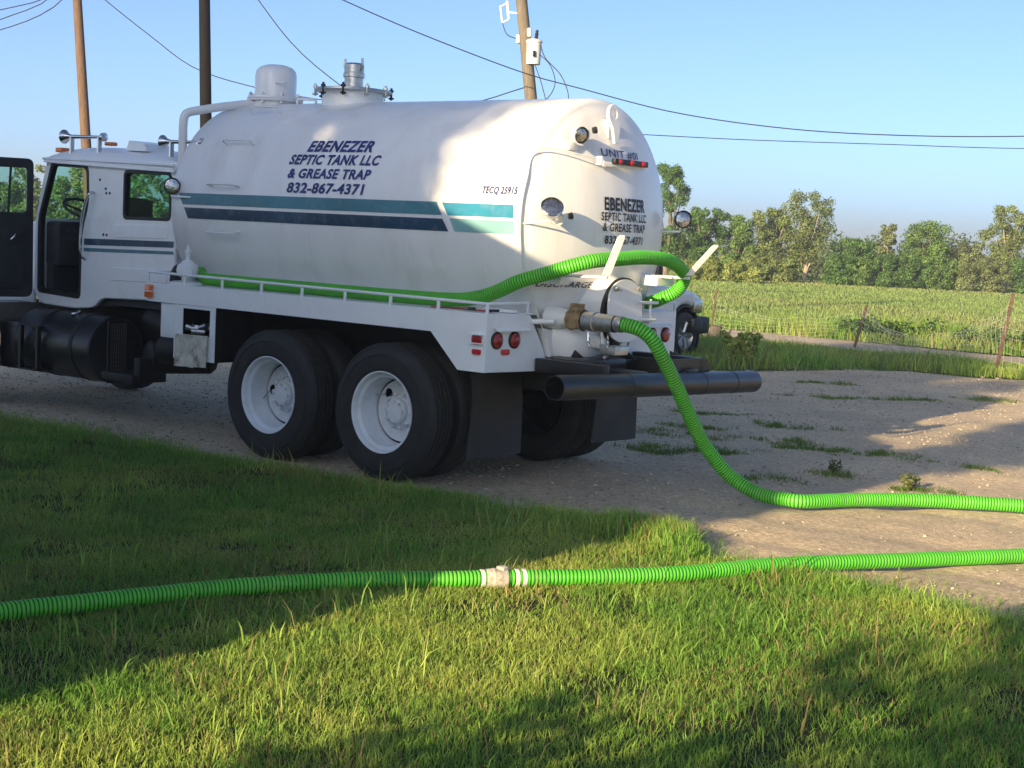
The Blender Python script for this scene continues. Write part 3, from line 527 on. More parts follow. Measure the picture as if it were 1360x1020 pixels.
for k, (x, y) in enumerate(((1.42, .635), (1.56, .66))):
    ch = MB()
    for i in range(7): z = 1.20-.016*i; ch.tube([(x-.006*(i % 2), y-.006*((i+1) % 2), z), (x+.006*(i % 2), y+.006*((i+1) % 2), z-.018)], .004, 5)
    obj('keeper_chain', ch, 'steel', TR)
# vacuum valve on the front corner of the deck
pv = obj('relief_valve', MB().lathe([(0, .15), (.02, .15), (.03, .11), (.035, .05), (.06, .05), (.075, .085), (.12, .095), (.165, .085), (.18, .06), (.2, .045), (.21, .02), (.26, .02), (.262, .028), (.29, .028), (.295, .012), (.33, .01), (.335, .001)], (-2.48, .18, 1.31), (0, 0, 1), 24).tube([(-2.48, .18, 1.42), (-2.40, .1, 1.42)], .05, 16), 'white', TR)
obj('suction_elbow', MB().tube(spline([(-2.55, .22, 1.40), (-2.66, .25, 1.43), (-2.72, .26, 1.38), (-2.74, .26, 1.2), (-2.8, .3, 1.0), (-3.0, .5, .8)], .03), .055, 14), 'rubber', TR)

# ---------------------------------------------------------------- cab
CL, CR = .42, 2.08
def cab_side(y, s, door):
    out = rnd([(-5.06, 1.10), (-4.95, .985), (-4.40, .972), (-4.10, 1.0), (-3.99, 1.095), (-2.99, 1.13), (-2.96, 1.2), (-2.96, 2.36), (-4.88, 2.385), (-5.05, 1.82)], [.05, .08, .1, .08, .06, .03, .03, .05, .04, .05], 4)
    dr = rnd([(-4.80, 2.335), (-4.235, 2.305), (-4.215, 1.96), (-4.315, 1.70), (-4.32, 1.075), (-4.99, 1.10), (-5.0, 1.80)], [.05, .06, .12, .15, .06, .06, .1], 5)
    wn = rnd([(-3.69, 2.265), (-3.03, 2.255), (-3.03, 1.845), (-3.69, 1.84)], .05, 5)
    v, f = plate2d(out, [dr, wn], .05, .014, 3); vs = [(p[0], y+(p[2]+.025)*-s, p[1]) for p in v]
    cs = obj('cab_side', MB().add(vs, f), 'cabwhite', TR, 40)
    # window seal and pane
    v, f = plate2d(rnd([(-3.70, 2.275), (-3.02, 2.265), (-3.02, 1.835), (-3.70, 1.83)], .055, 5), [rnd([(-3.672, 2.247), (-3.048, 2.237), (-3.048, 1.863), (-3.672, 1.858)], .05, 5)], .062, .004)
    w = obj('side_window', MB().add([(p[0], y+(p[2]+.025)*-s, p[1]) for p in v], f), 'plastic', cs)
    obj('pane', MB().box((-3.68, y-s*.02-.002, 1.85), (-3.04, y-s*.02+.002, 2.255)), 'glass', w)
    if s < 0:
        for z0, z1, m in ((1.575, 1.635, 'navy'), (1.515, 1.548, 'teal')):
            obj('stripe', MB().add([(-4.27, y-.003, z0), (-2.97, y-.003, z0+.03), (-2.97, y-.003, z1+.025), (-4.27, y-.003, z1)], [(0, 1, 2, 3)]), m, cs, 0)
        for z in (1.72, 1.33): obj('pressed_panel', plateXZ(MB(), rnd([(-3.85, z-.06), (-3.05, z-.04), (-3.05, z+.07), (-3.85, z+.06)], .03), y-.006, .008, bev=.003), 'cabwhite', cs)
        obj('grab_handle', MB().tube(spline([(-4.13, y+.0, 2.06), (-4.14, y-.05, 2.05), (-4.19, y-.06, 1.95), (-4.24, y-.06, 1.75), (-4.24, y-.06, 1.5), (-4.24, y, 1.44)], .03), .013, 10), 'chrome', cs)
        for x, z in ((-4.05, 2.18), (-3.95, 2.06), (-3.9, 2.06), (-3.96, 2.1), (-3.98, 1.68), (-3.93, 1.68)): obj('bolt', MB().lathe([(0, .013), (.006, .011), (.008, .001)], (x, y, z), (0, -1, 0), 8), 'dark', cs)
        obj('door_seal', (lambda q: MB().add([(p[0], y+.025+p[2], p[1]) for p in q[0]], q[1]))(plate2d(rnd([(-4.805, 2.345), (-4.228, 2.315), (-4.205, 1.96), (-4.305, 1.70), (-4.308, 1.065), (-5.0, 1.09), (-5.01, 1.80)], [.05, .06, .12, .15, .06, .06, .1], 5), [rnd([(-4.775, 2.31), (-4.26, 2.28), (-4.24, 1.96), (-4.34, 1.70), (-4.345, 1.10), (-4.96, 1.125), (-4.97, 1.80)], [.05, .06, .12, .15, .06, .06, .1], 5)], .056, .004)), 'plastic', cs)
    return cs
cab_side(CL, -1, True)
csr = cab_side(CR, 1, False)
obj('door', (lambda q: MB().add([(p[0], CR+p[2]-.02, p[1]) for p in q[0]], q[1]))(plate2d(rnd([(-4.79, 2.325), (-4.245, 2.295), (-4.225, 1.96), (-4.325, 1.70), (-4.33, 1.085), (-4.98, 1.11), (-4.99, 1.80)], .05, 4), [rnd([(-4.76, 2.29), (-4.28, 2.26), (-4.28, 1.84), (-4.92, 1.84)], .04, 4)], .03, .005)), 'cabwhite', csr)
# roof cap
mb = MB(); n, k = 28, 24; vs = []; fs = []
for i in range(n+1):
    for j in range(k+1):
        u, v = 2*i/n-1, 2*j/k-1; x = -3.92+u*.965; y = 1.25+v*.865; e = (1-abs(u)**5)*(1-abs(v)**4); vs.append((x, y, 2.325-.035*u+.165*max(e, 0)**.5))
for i in range(n):
    for j in range(k): q = i*(k+1)+j; fs.append((q, q+1, q+k+2, q+k+1))
N0 = len(vs); vs += [(p[0], p[1], p[2]-.03) for p in vs]; fs += [tuple(N0+a for a in f[::-1]) for f in fs]
rm = [i*(k+1) for i in range(n+1)]+[n*(k+1)+j for j in range(1, k+1)]+[i*(k+1)+k for i in range(n-1, -1, -1)]+[j for j in range(k-1, 0, -1)]
fs += [(a, b, b+N0, a+N0) for a, b in zip(rm, rm[1:]+rm[:1])]
rf = obj('cab_roof', mb.add(vs, fs), 'cabwhite', TR, 40)
obj('drip_rail', MB().tube([(-4.9, CL-.03, 2.365), (-4.0, CL-.03, 2.345), (-2.96, CL-.03, 2.32)], .012, 8), 'cabwhite', rf)
for y in (.52, 1.25, 1.98): obj('clearance_light', MB().box((-4.83, y-.05, 2.43), (-4.73, y+.05, 2.475), bev=.012), 'amber', rf)
obj('clearance_light', MB().box((-4.18, .55, 2.50), (-4.08, .63, 2.535), bev=.012), 'amber', rf)
def horn(x, y, z, L, r):
    hn = obj('air_horn', MB().lathe([(0, r), (.006, r), (.02, r*.8), (.05, r*.5), (.1, r*.3), (L, r*.2), (L+.01, r*.6), (L+.04, r*.62), (L+.05, .001)], (x, y, z), (1, .12, 0), 24), 'chrome', rf)
    obj('horn_mount', MB().box((x+.1, y-.01, 2.40), (x+.12, y+.03, z-.005)), 'chrome', hn); obj('horn_mount', MB().box((x+L-.02, y+.02, 2.40), (x+L, y+.06, z-.005)), 'chrome', hn)
horn(-4.66, .45, 2.575, .5, .066); horn(-3.2, .45, 2.53, .45, .06)
obj('beacon', MB().add([(-3.85, .55, 2.46), (-3.55, .55, 2.45), (-3.55, .9, 2.45), (-3.85, .9, 2.46), (-3.82, .56, 2.55), (-3.6, .56, 2.52), (-3.6, .85, 2.52), (-3.82, .85, 2.55)], [(0, 1, 2, 3), (4, 5, 6, 7), (0, 1, 5, 4), (1, 2, 6, 5), (2, 3, 7, 6), (3, 0, 4, 7)]).tube([(-3.56, .7, 2.49), (-3.4, .62, 2.5)], .008, 6), 'cabwhite', rf, 20)
# cab back, front, floor
bw = MB(); v, f = plate2d(rnd([(CL+.05, 1.12), (CR-.05, 1.12), (CR-.05, 2.34), (CL+.05, 2.34)], .04), [rnd([(.85, 1.85), (1.65, 1.85), (1.65, 2.2), (.85, 2.2)], .05)], .03); bw.add([(-2.985+p[2], p[0], p[1]) for p in v], f); obj('cab_back', bw, 'cabwhite', TR)
fw = MB(); v, f = plate2d([(CL+.05, .99), (CR-.05, .99), (CR-.05, 1.80), (CL+.05, 1.80)], (), .03); fw.add([(-5.03+p[2], p[0], p[1]) for p in v], f)
fw.box((-4.9, CL+.05, 2.30), (-4.78, CR-.05, 2.37)); fw.tube([(-5.03, 1.25, 1.8), (-4.85, 1.25, 2.32)], .02, 8)
obj('cab_front', fw, 'cabwhite', TR)
obj('windshield', MB().add([(-5.02, CL+.06, 1.80), (-5.02, CR-.06, 1.80), (-4.85, CR-.06, 2.31), (-4.85, CL+.06, 2.31), (-5.026, CL+.06, 1.80), (-5.026, CR-.06, 1.80), (-4.856, CR-.06, 2.31), (-4.856, CL+.06, 2.31)], [(0, 1, 2, 3), (7, 6, 5, 4), (0, 1, 5, 4), (1, 2, 6, 5), (2, 3, 7, 6), (3, 0, 4, 7)]), 'glass', TR, 0)
obj('cab_floor', MB().box((-5.0, CL+.06, 1.04), (-2.99, CR-.06, 1.10)).box((-4.3, 1.0, 1.1), (-3.0, 1.5, 1.3), bev=.04), 'interior', TR)
ds = obj('dashboard', MB().box((-5.0, CL+.08, 1.35), (-4.78, CR-.08, 1.78), bev=.04).box((-4.95, CL+.07, 1.12), (-4.85, CR-.08, 1.4)), 'interior', TR)
for i in range(6): obj('gauge', MB().lathe([(0, .027), (.006, .027), (.006, .024), (.003, .023), (.002, .001)], (-4.785, .6+.085*(i % 3), 1.71-.08*(i//3)), (1, 0, .05), 20), 'gauge', ds)
sw = MB(); c = Vector((-4.72, .76, 1.90)); ax = Vector((.45, 0, .9)).normalized(); a1 = Vector((0, 1, 0)); a2 = ax.cross(a1)
sw.tube([c+(a1*math.cos(t)+a2*math.sin(t))*.22 for t in np.linspace(0, 2*PI, 33)], .014, 8)
for t in (.5, 2.6, 4.7): sw.tube([c-ax*.03, c+(a1*math.cos(t)+a2*math.sin(t))*.22], .012, 6)
sw.tube([c-ax*.02, c-ax*.5], .03, 10); obj('steering_wheel', sw, 'interior', TR)
for y in (.67, 1.72):
    st = obj('seat', MB().box((-4.35, y-.17, 1.1), (-3.85, y+.17, 1.5), bev=.05), 'interior', TR); obj('seat_back', MB().box((-3.92, y-.17, 1.45), (-3.78, y+.17, 2.03), bev=.06), 'interior', st)
# open driver's door: swung out on its front hinge
mb_out = rnd([(0.02, 1.06), (.86, 1.06), (.88, 1.75), (.70, 2.335), (.03, 2.345)], [.08, .08, .1, .08, .07], 5)
wnd = rnd([(.06, 1.83), (.80, 1.83), (.66, 2.27), (.06, 2.285)], .04, 4)
hx = Vector((-5.06, .40, 0)); dv = Vector((-.12, -.993, 0)); nv = Vector((.993, -.12, 0))
def dplate(o, h, t, off, bev=0.):
    v, f = plate2d(o, h, t, bev); return [hx+dv*p[0]+nv*(p[2]+off)+Vector((0, 0, p[1])) for p in v], f
dr = obj('driver_door', MB().add(*dplate(mb_out, [wnd], .035, -.02, .008)), 'cabwhite', TR)
obj('door_trim', MB().add(*dplate(rnd([(0.0, 1.04), (.88, 1.04), (.90, 1.75), (.72, 2.35), (.015, 2.36)], [.08, .08, .1, .08, .07], 5), [rnd([(.075, 1.845), (.79, 1.845), (.65, 2.255), (.075, 2.27)], .04, 4)], .03, .014, .01)), 'interior', dr)
obj('door_pane', MB().add(*dplate([(.05, 1.82), (.81, 1.82), (.67, 2.29), (.05, 2.29)], (), .004, -.02)), 'glass', dr)
dbar = lambda a, b, r, off=.03: MB().tube([hx+dv*a[0]+nv*off+Vector((0, 0, a[1])), hx+dv*b[0]+nv*off+Vector((0, 0, b[1]))], r, 8)
obj('vent_bar', dbar((.27, 1.83), (.25, 2.28), .012), 'interior', dr); obj('mirror_arm', dbar((.30, 1.95), (.55, 2.3), .01, -.06), 'plastic', dr)
obj('door_pull', MB().tube(spline([hx+dv*.2+nv*.03+Vector((0, 0, 1.66)), hx+dv*.21+nv*.07+Vector((0, 0, 1.64)), hx+dv*.25+nv*.07+Vector((0, 0, 1.59)), hx+dv*.27+nv*.03+Vector((0, 0, 1.57))], .02), .009, 8), 'chrome', dr)
obj('door_pocket', MB().add(*dplate(rnd([(.1, 1.12), (.8, 1.12), (.82, 1.5), (.1, 1.52)], .08, 5), (), .03, .035, .012)), 'interior', dr)
# hood, fender and bumper ahead of the cab
mb = MB(); vs = []; fs = []; n = 14; xs_ = np.linspace(-5.07, -7.1, 12)
for x in xs_:
    w = .80-.10*(x+5.07)/-2.03; top = 1.82-.16*(x+5.07)/-2.03
    for j in range(n+1):
        a = PI*j/n; vs.append((x, 1.25-w*math.copysign(abs(math.cos(a))**.45, math.cos(a)), 1.05+(top-1.05)*abs(math.sin(a))**.5))
for i in range(11):
    for j in range(n): q = i*(n+1)+j; fs.append((q, q+1, q+n+2, q+n+1))
fs.append(tuple(11*(n+1)+j for j in range(n+1))); obj('hood', mb.add(vs, fs), 'cabwhite', TR, 40)
for y0, y1 in ((.02, .5), (2.0, 2.46)):
    fd = MB(); vs = []; fs = []
    for i in range(15):
        a = PI*(.22+.56*i/14); vs += [(-5.78+.66*math.cos(a), y0, .60+.62*math.sin(a)), (-5.78+.66*math.cos(a), y1, .60+.62*math.sin(a))]
    for i in range(14): fs.append((2*i, 2*i+1, 2*i+3, 2*i+2))
    N0 = len(vs); vs += [(p[0], p[1], p[2]-.02) for p in vs]; fs += [tuple(a+N0 for a in f[::-1]) for f in fs]; fs += [(i, i+2, i+2+N0, i+N0) for i in range(N0-2)]
    obj('fender', fd.add(vs, fs), 'cabwhite', TR, 40)
obj('cowl_panel', MB().box((-5.5, CL+.01, .985), (-5.08, CL+.05, 1.12), bev=.008), 'cabwhite', TR)
obj('front_bumper', MB().box((-7.35, .05, .5), (-7.2, 2.4, .8), bev=.03), 'chrome', TR)
# fuel tank, steps and running gear under the cab
ft = obj('fuel_tank', MB().lathe([(0, .001), (.01, .26), (.03, .30), (.05, .31), (1.15, .31), (1.19, .31), (1.2, .295), (1.185, .27), (1.17, .001)], (-4.95, .42, .64), (1, 0, 0), 48), 'black', TR)
for x in (-4.55, -4.02): obj('tank_strap', MB().lathe([(-.025, .311), (-.02, .316), (.02, .316), (.025, .311)], (x, .42, .64), (1, 0, 0), 48), 'dark', ft)
obj('filler_cap', MB().lathe([(0, .05), (.03, .05), (.04, .04), (.04, .001)], (-4.2, .3, .925), (0, -.35, .93), 20), 'chrome', ft)
obj('tank_step', MB().box((-4.72, .08, .79), (-4.48, .22, .80)).box((-4.75, .06, .40), (-4.72, .1, .80)).box((-4.48, .06, .40), (-4.45, .1, .80)).box((-4.75, .04, .39), (-4.45, .24, .405)), 'black', ft)
obj('battery_box', MB().box((-5.35, .25, .35), (-5.0, .7, .80), bev=.01).box((-5.32, .24, .4), (-5.03, .25, .75), bev=.01), 'black', TR)
gm = obj('guard_panel', plateYZ(MB(), [(.18, .36), (.40, .36), (.40, .92), (.18, .92)], -3.55, .012, [[(.2, .38), (.38, .38), (.38, .90), (.2, .90)]]), 'black', TR)
gr = MB()
for i in range(8): gr.tube([(-3.555, .2+.18*i/7, .38), (-3.555, .2+.18*i/7, .90)], .0045, 4)
for i in range(13): gr.tube([(-3.552, .2, .39+.04*i), (-3.552, .38, .405+.04*i)], .0045, 4)
obj('grille_mesh', gr, 'guardmesh', gm)
obj('air_tank', MB().lathe([(0, .001), (.02, .12), (.05, .15), (.6, .15), (.64, .12), (.66, .001)], (-3.25, .35, .62), (.4, .9, 0), 24), 'dark', TR)
obj('air_tank', MB().lathe([(0, .001), (.02, .1), (.04, .13), (.55, .13), (.58, .1), (.6, .001)], (-2.95, .3, .72), (1, .2, 0), 24), 'dark', TR)
obj('step_bracket', MB().box((-3.6, .15, .40), (-3.15, .5, .47), bev=.01).box((-3.2, .2, .40), (-3.12, .5, .62), bev=.01), 'dark', TR)
obj('gearbox', MB().box((-4.6, .95, .5), (-3.6, 1.5, 1.0), bev=.1).tube([(-3.6, 1.22, .75), (-1.2, 1.22, .62)], .05, 12).tube([(-3.3, .62, .92), (-3.0, .5, 1.08), (-2.8, .55, 1.12)], .07, 12).tube([(-3.4, .55, .95), (-3.05, .48, .9)], .1, 14), 'dark', TR)
obj('muffler', MB().tube([(-3.3, 1.9, .6), (-2.4, 1.9, .6)], .14, 16), 'dark', TR)

# ---------------------------------------------------------------- hoses
def hose(name, pts, label, rad=.057, pitch=.021, group=None):
    P = spline(pts, pitch/8); n = 14; k = len(P); ph = (np.arange(k) % 8)
    prof = np.array([.985, 1.0, 1.01, 1.01, 1.0, .985, .89, .89])[ph]*rad
    T = np.gradient(P, axis=0); T /= np.linalg.norm(T, axis=1)[:, None]; a = np.cross(T[0], [0, 0, 1.]); a /= np.linalg.norm(a); A = np.zeros_like(P)
    for i in range(k): a = a-T[i]*(a@T[i]); a /= np.linalg.norm(a); A[i] = a
    B = np.cross(T, A); th = 2*PI*np.arange(n)/n
    V = P[:, None, :]+prof[:, None, None]*(A[:, None, :]*np.cos(th)[None, :, None]+B[:, None, :]*np.sin(th)[None, :, None])
    i, j = np.meshgrid(np.arange(k-1), np.arange(n), indexing='ij'); F = np.stack([i*n+j, i*n+(j+1) % n, (i+1)*n+(j+1) % n, (i+1)*n+j], -1).reshape(-1, 4)[:, ::-1]
    me = arr_mesh(name, V.reshape(-1, 3), F); finish(me, ['green', 'greend'], 0)
    mi = np.repeat(np.isin(ph[:-1], (5, 6, 7)).astype(np.int32), n); me.polygons.foreach_set('material_index', mi); me.shade_smooth(); me.set_sharp_from_angle(angle=R(60))
    o = link(name, me)
    return tag(o, label, 'hose', group)
zh = 1.366
hC = hose('suction_hose', [(-2.5, .33, 1.42), (-2.35, .27, 1.37), (-1.8, .25, zh), (-1.16, .25, zh), (-.6, .235, zh), (-.17, .25, zh), (.435, .25, 1.375), (.70, .25, 1.41), (.86, .25, 1.46), (1.05, .265, 1.545), (1.25, .35, 1.618), (1.4, .41, 1.675), (1.5, .536, 1.718), (1.52, .781, 1.735), (1.52, 1.066, 1.751), (1.5, 1.396, 1.745), (1.46, 1.67, 1.697), (1.4, 1.87, 1.61), (1.32, 1.909, 1.505), (1.22, 1.87, 1.44), (1.08, 1.95, 1.40), (.8, 2.12, 1.37), (0, 2.17, zh), (-1.6, 2.17, zh)], 'green ribbed hose laid along the truck deck and looped over its rear rack', .052, .0195)
hA = hose('discharge_hose', [(1.60, .70, 1.277), (1.68, .70, 1.275), (1.79, .725, 1.25), (1.865, .775, 1.18), (1.907, .85, 1.06), (1.925, .97, .91), (1.935, 1.1, .75), (1.945, 1.25, .57), (1.96, 1.40, .40), (2.06, 1.56, .20), (2.22, 1.60, .10), (2.36, 1.615, .062), (2.513, 1.628, .057), (2.666, 1.686, .055), (2.844, 2.046, .055), (3.095, 2.403, .055), (3.431, 2.717, .055), (3.795, 2.963, .055), (4.5, 3.35, .055), (5.6, 3.6, .055)], 'green ribbed hose hanging from the brass discharge valve down onto the gravel', .052, .0215)
obj('hose_cuff', MB().lathe([(0, .056), (.01, .058), (.05, .058), (.06, .055)], (1.60, .70, 1.277), (1, 0, -.02), 24), 'steel', hA)
PB = [(1.7, -6.2, .054), (1.75, -5.2, .054), (1.819, -4.358, .054), (1.902, -4.015, .054), (1.991, -3.65, .054), (2.098, -3.271, .054), (2.249, -2.903, .054), (2.443, -2.554, .054), (2.68, -2.23, .054), (2.769, -2.09, .054), (2.899, -1.9, .054), (3.162, -1.543, .054), (3.387, -1.143, .054), (3.5, -.85, .054), (3.606, -.528, .054), (3.787, -.136, .05), (4.046, .33, .046), (4.263, .713, .046), (4.488, 1.111, .046), (4.9, 1.9, .046), (5.5, 3.0, .046)]
hB = hose('ground_hose', PB, 'green ribbed hose lying across the lawn with a wrapped coupling in its middle', .0455, .0215)
c0, c1 = Vector(PB[9]), Vector(PB[10]); cdv = (c1-c0).normalized(); cm = (c0+c1)/2
M['wrap'] = pmat('soiled_wrap', (.46, .43, .37), .7, var=.25, scale=20, dirt=(.18, .11, .06), dscale=22, damt=1.4, bump=.3)
obj('camlock_coupling', MB().lathe([(-.085, .047), (-.08, .051), (-.05, .053), (-.045, .056), (-.02, .053), (.01, .057), (.03, .054), (.035, .049)], cm-cdv*.01, cdv, 24).box(cm+Vector((-.028, -.028, .038)), cm+Vector((.028, .028, .066)), bev=.012), 'wrap', hB)
for q in (-.115, .075, .115): obj('hose_clamp', MB().lathe([(-.012, .0465), (-.010, .0495), (.010, .0495), (.012, .0465)], cm+cdv*q, cdv, 24), 'ceramic', hB)
# jumper cables left on the deck
tag(obj('jumper_cable', MB().tube(spline([(.35, .12, 1.318), (.5, .10, 1.322), (.62, .16, 1.32), (.75, .1, 1.325), (.9, .14, 1.32), (.8, .2, 1.318), (.6, .19, 1.318)], .03), .006, 6, 0).tube([(.86, .13, 1.325), (.96, .16, 1.33)], .011, 6, 1).tube([(.72, .11, 1.33), (.80, .08, 1.335)], .011, 6, 1), ['redcable', 'plastic']), 'red jumper cable with black clamps dropped on the truck deck', 'cable')
tag(obj('flat_bar', MB().box((.30, .30, 1.312), (.97, .36, 1.335), bev=.006), 'deckwhite'), 'white bar lying on the rear corner of the truck deck', 'bar')

# ---------------------------------------------------------------- pickup behind the truck
PK = thing('pickup_truck', 'white pickup with black front bumper parked beyond the tank truck', 'pickup', (-6.45, 10.9, 0))
prof = [(13.27, .74), (13.30, .85), (13.24, 1.02), (13.0, 1.10), (12.0, 1.20), (11.85, 1.24), (11.35, 1.72), (11.1, 1.78), (9.9, 1.78), (9.7, 1.72), (9.55, 1.18), (8.0, 1.16), (7.92, .6), (8.3, .5)]
arch = lambda c: [(c+.48*math.cos(a), .38+.50*math.sin(a)) for a in np.linspace(PI*.98, PI*.02, 12)]
outl = prof+[(8.55, .45)]+[(p[0], p[1]) for p in arch(9.0)]+[(9.5, .42), (12.35, .42)]+[(12.86+.48*math.cos(a), .38+.50*math.sin(a)) for a in np.linspace(PI*.98, PI*.28, 10)]
body = MB(); v, f = plate2d(outl, (), 1.9, .07, 3); body.add([(-6.45+p[2], p[0], p[1]) for p in v], f)
bd = obj('body', body, 'pickup', PK, 40)
for y in (9.0, 12.86):
    for x, s in ((-5.50, 1), (-7.40, -1)):
        w = obj('wheel', MB().lathe([(.0, .24), (.012, .25), (.02, .235), (-.03, .22), (-.08, .2), (-.09, .07), (-.06, .06), (-.055, .001)], (x-.02*s, y, .38), (s, 0, 0), 28), 'steel', PK)
        for i in range(5): a = 2*PI*i/5; obj('spoke', MB().box((x-.05*s-.02, y-.035, .38+.05), (x-.05*s+.03, y+.035, .38+.22), bev=.008, rot=None) if False else MB().tube([(x-.045*s, y+.05*math.cos(a), .38+.05*math.sin(a)), (x-.03*s, y+.22*math.cos(a), .38+.22*math.sin(a))], .028, 6), 'steel', w)
        obj('tyre', MB().lathe([(-.24, .24), (-.25, .3), (-.22, .365), (-.19, .38), (-.04, .38), (-.01, .365), (.015, .31), (.012, .245)], (x, y, .38), (s, 0, 0), 36), 'tyre', w)
        obj('wheel_well', MB().lathe([(-.26, .47), (-.02, .47), (-.02, .44), (-.26, .44), (-.27, .001)], (x, y, .40), (s, 0, 0), 24), 'plastic', bd)
obj('front_bumper', MB().box((-7.38, 13.22, .40), (-5.45, 13.52, .68), bev=.05).box((-5.6, 13.0, .42), (-5.44, 13.3, .66), bev=.03), 'plastic', PK)
obj('grille', MB().box((-7.1, 13.25, .72), (-5.8, 13.32, .98), bev=.02), 'plastic', PK)
for x in (-5.6, -7.3): obj('headlight', MB().box((x-.17, 13.05, .74), (x+.12, 13.31, .97), bev=.03), 'lens', PK)
obj('side_glass', MB().add([(-5.448, 11.72, 1.25), (-5.448, 9.75, 1.25), (-5.448, 9.88, 1.66), (-5.448, 11.28, 1.66), (-5.46, 11.72, 1.25), (-5.46, 9.75, 1.25), (-5.46, 9.88, 1.66), (-5.46, 11.28, 1.66)], [(0, 1, 2, 3), (4, 5, 6, 7), (0, 1, 5, 4), (1, 2, 6, 5), (2, 3, 7, 6), (3, 0, 4, 7)]), 'plastic', PK, 0)
obj('mirror', MB().box((-5.46, 11.55, 1.24), (-5.22, 11.68, 1.50), bev=.03).box((-5.5, 11.5, 1.22), (-5.4, 11.6, 1.28)), 'plastic', PK)

# ---------------------------------------------------------------- poles, wires, fence
def pole(name, base, top, r0, r1, mat, label):
    t = thing(name, label, 'utility pole', base, None)
    b, e = Vector(base), Vector(top); b = b-Vector((0, 0, .3)); n = 12; obj('post', MB().tube([b+(e-b)*i/n for i in range(n+1)], [r0+(r1-r0)*i/n for i in range(n+1)], 14), mat, t); return t
def ext(base, p, h):
    b, p = Vector(base), Vector(p); return b+(p-b)*(h/p.z)
p1b = (-25.66, 16.16, 0); p1t = ext(p1b, (-26.76, 16.19, 7.35), 9.5)
p2b = (-20.22, 15.35, 0); p2t = ext(p2b, (-20.99, 15.61, 6.95), 9.8)
p3b = (-13.9, 20.4, 0); p3t = ext(p3b, (-15.22, 20.26, 7.32), 9.2)
P1 = pole('utility_pole', p1b, p1t, .15, .11, 'wood', 'brown wooden utility pole rising behind the truck cab')
P2 = pole('utility_pole', p2b, p2t, .15, .125, 'wooddark', 'dark creosoted pole rising behind the front of the tank')
P3 = pole('utility_pole', p3b, p3t, .17, .125, 'woodgrey', 'leaning utility pole carrying a pale transformer can behind the tank')
for P_, t_ in ((P1, p1t), (P2, p2t)): obj('crossarm', MB().box(t_+Vector((-1.1, -.06, -.75)), t_+Vector((1.1, .06, -.62))), 'wood', P_); [obj('insulator', MB().lathe([(0, .03), (.04, .06), (.07, .03), (.1, .05), (.14, .02), (.15, .001)], t_+Vector((x, 0, -.62)), (0, 0, 1), 12), 'ceramic', P_) for x in (-1, -.5, .5, 1)]
A3 = lambda h: ext(p3b, p3t, h)
tr0 = A3(5.82)+Vector((.14, .0, 0))
tc_ = obj('transformer', MB().lathe([(0, .001), (0, .15), (.01, .165), (.50, .175), (.51, .195), (.54, .195), (.58, .15), (.60, .001)], tr0, (.0, 0, 1), 28), 'ceramic', P3)
obj('bushing', MB().lathe([(0, .03), (.05, .05), (.07, .03), (.12, .05), (.14, .03), (.19, .04), (.22, .01)], tr0+Vector((.05, 0, .58)), (.1, 0, 1), 12), 'wire', tc_)
obj('terminal_box', MB().box(tr0+Vector((.11, -.19, .16)), tr0+Vector((.16, -.13, .30)), bev=.01), 'plastic', tc_)
obj('arrester', MB().lathe([(0, .02), (.02, .06), (.2, .055), (.22, .02)], A3(6.45)+Vector((.13, -.02, 0)), (-.1, 0, 1), 14), 'ceramic', P3)
obj('arrester', MB().lathe([(0, .02), (.02, .055), (.2, .05), (.22, .02)], A3(6.3)+Vector((-.16, -.1, 0)), (-.1, 0, 1), 14), 'ceramic', P3)
c_ = A3(7.0)
obj('fuse_cutout', MB().tube([c_, c_+Vector((-.30, -.2, .02))], .025, 8).tube([c_+Vector((-.32, -.22, .28)), c_+Vector((-.28, -.18, -.14))], .035, 10).tube([c_+Vector((-.46, -.3, .16)), c_+Vector((-.40, -.27, -.22))], .022, 8).tube([c_+Vector((-.32, -.22, .24)), c_+Vector((-.46, -.3, .14))], .02, 6).tube([c_+Vector((-.28, -.18, -.14)), c_+Vector((-.40, -.27, -.22))], .02, 6), 'ceramic', P3)
def jw(*pts): obj('jumper_wire', MB().tube(spline(pts, .06), .011, 6), 'wire', P3)
jw(tr0+Vector((.19, 0, .45)), tr0+Vector((.28, .1, .15)), tr0+Vector((.62, .3, -.25)), tr0+Vector((.78, .4, -.75)), tr0+Vector((.6, .3, -1.1)), A3(4.55))
jw(tr0+Vector((.15, 0, .25)), tr0+Vector((.38, .15, 0)), tr0+Vector((.52, .2, -.4)), tr0+Vector((.42, .1, -.75)), A3(4.95)+Vector((.12, 0, 0)))
jw(tr0+Vector((.1, -.1, .05)), tr0+Vector((.3, 0, -.5)), tr0+Vector((.38, .05, -.95)), A3(4.5))
jw(c_+Vector((-.40, -.27, -.22)), c_+Vector((-.28, -.2, -.5)), A3(6.4)+Vector((-.12, 0, 0))); jw(A3(4.95)+Vector((-.1, 0, 0)), A3(4.75)+Vector((-.45, -.3, 0)), A3(4.4)+Vector((-.2, -.1, 0)))
obj('guy_bracket', MB().tube([A3(4.95)+Vector((-.3, -.2, .0)), A3(4.95)+Vector((.25, .1, .03))], .03, 8), 'ceramic', P3)
def cable(a, b, sag, label, mid=None, r=.02):
    a, b = Vector(a), Vector(b); pts = []
    for i in range(33): t = i/32; p = a.lerp(b, t); p.z -= sag*4*t*(1-t); pts.append(p)
    return tag(obj('overhead_cable', MB().tube(pts, r, 6), 'wire'), label, 'cable', 'overhead cables')
def cable(pts, label, r=.013):
    return tag(obj('overhead_cable', MB().tube(spline(pts, .4), r, 6), 'wire'), label, 'cable', 'overhead cables')
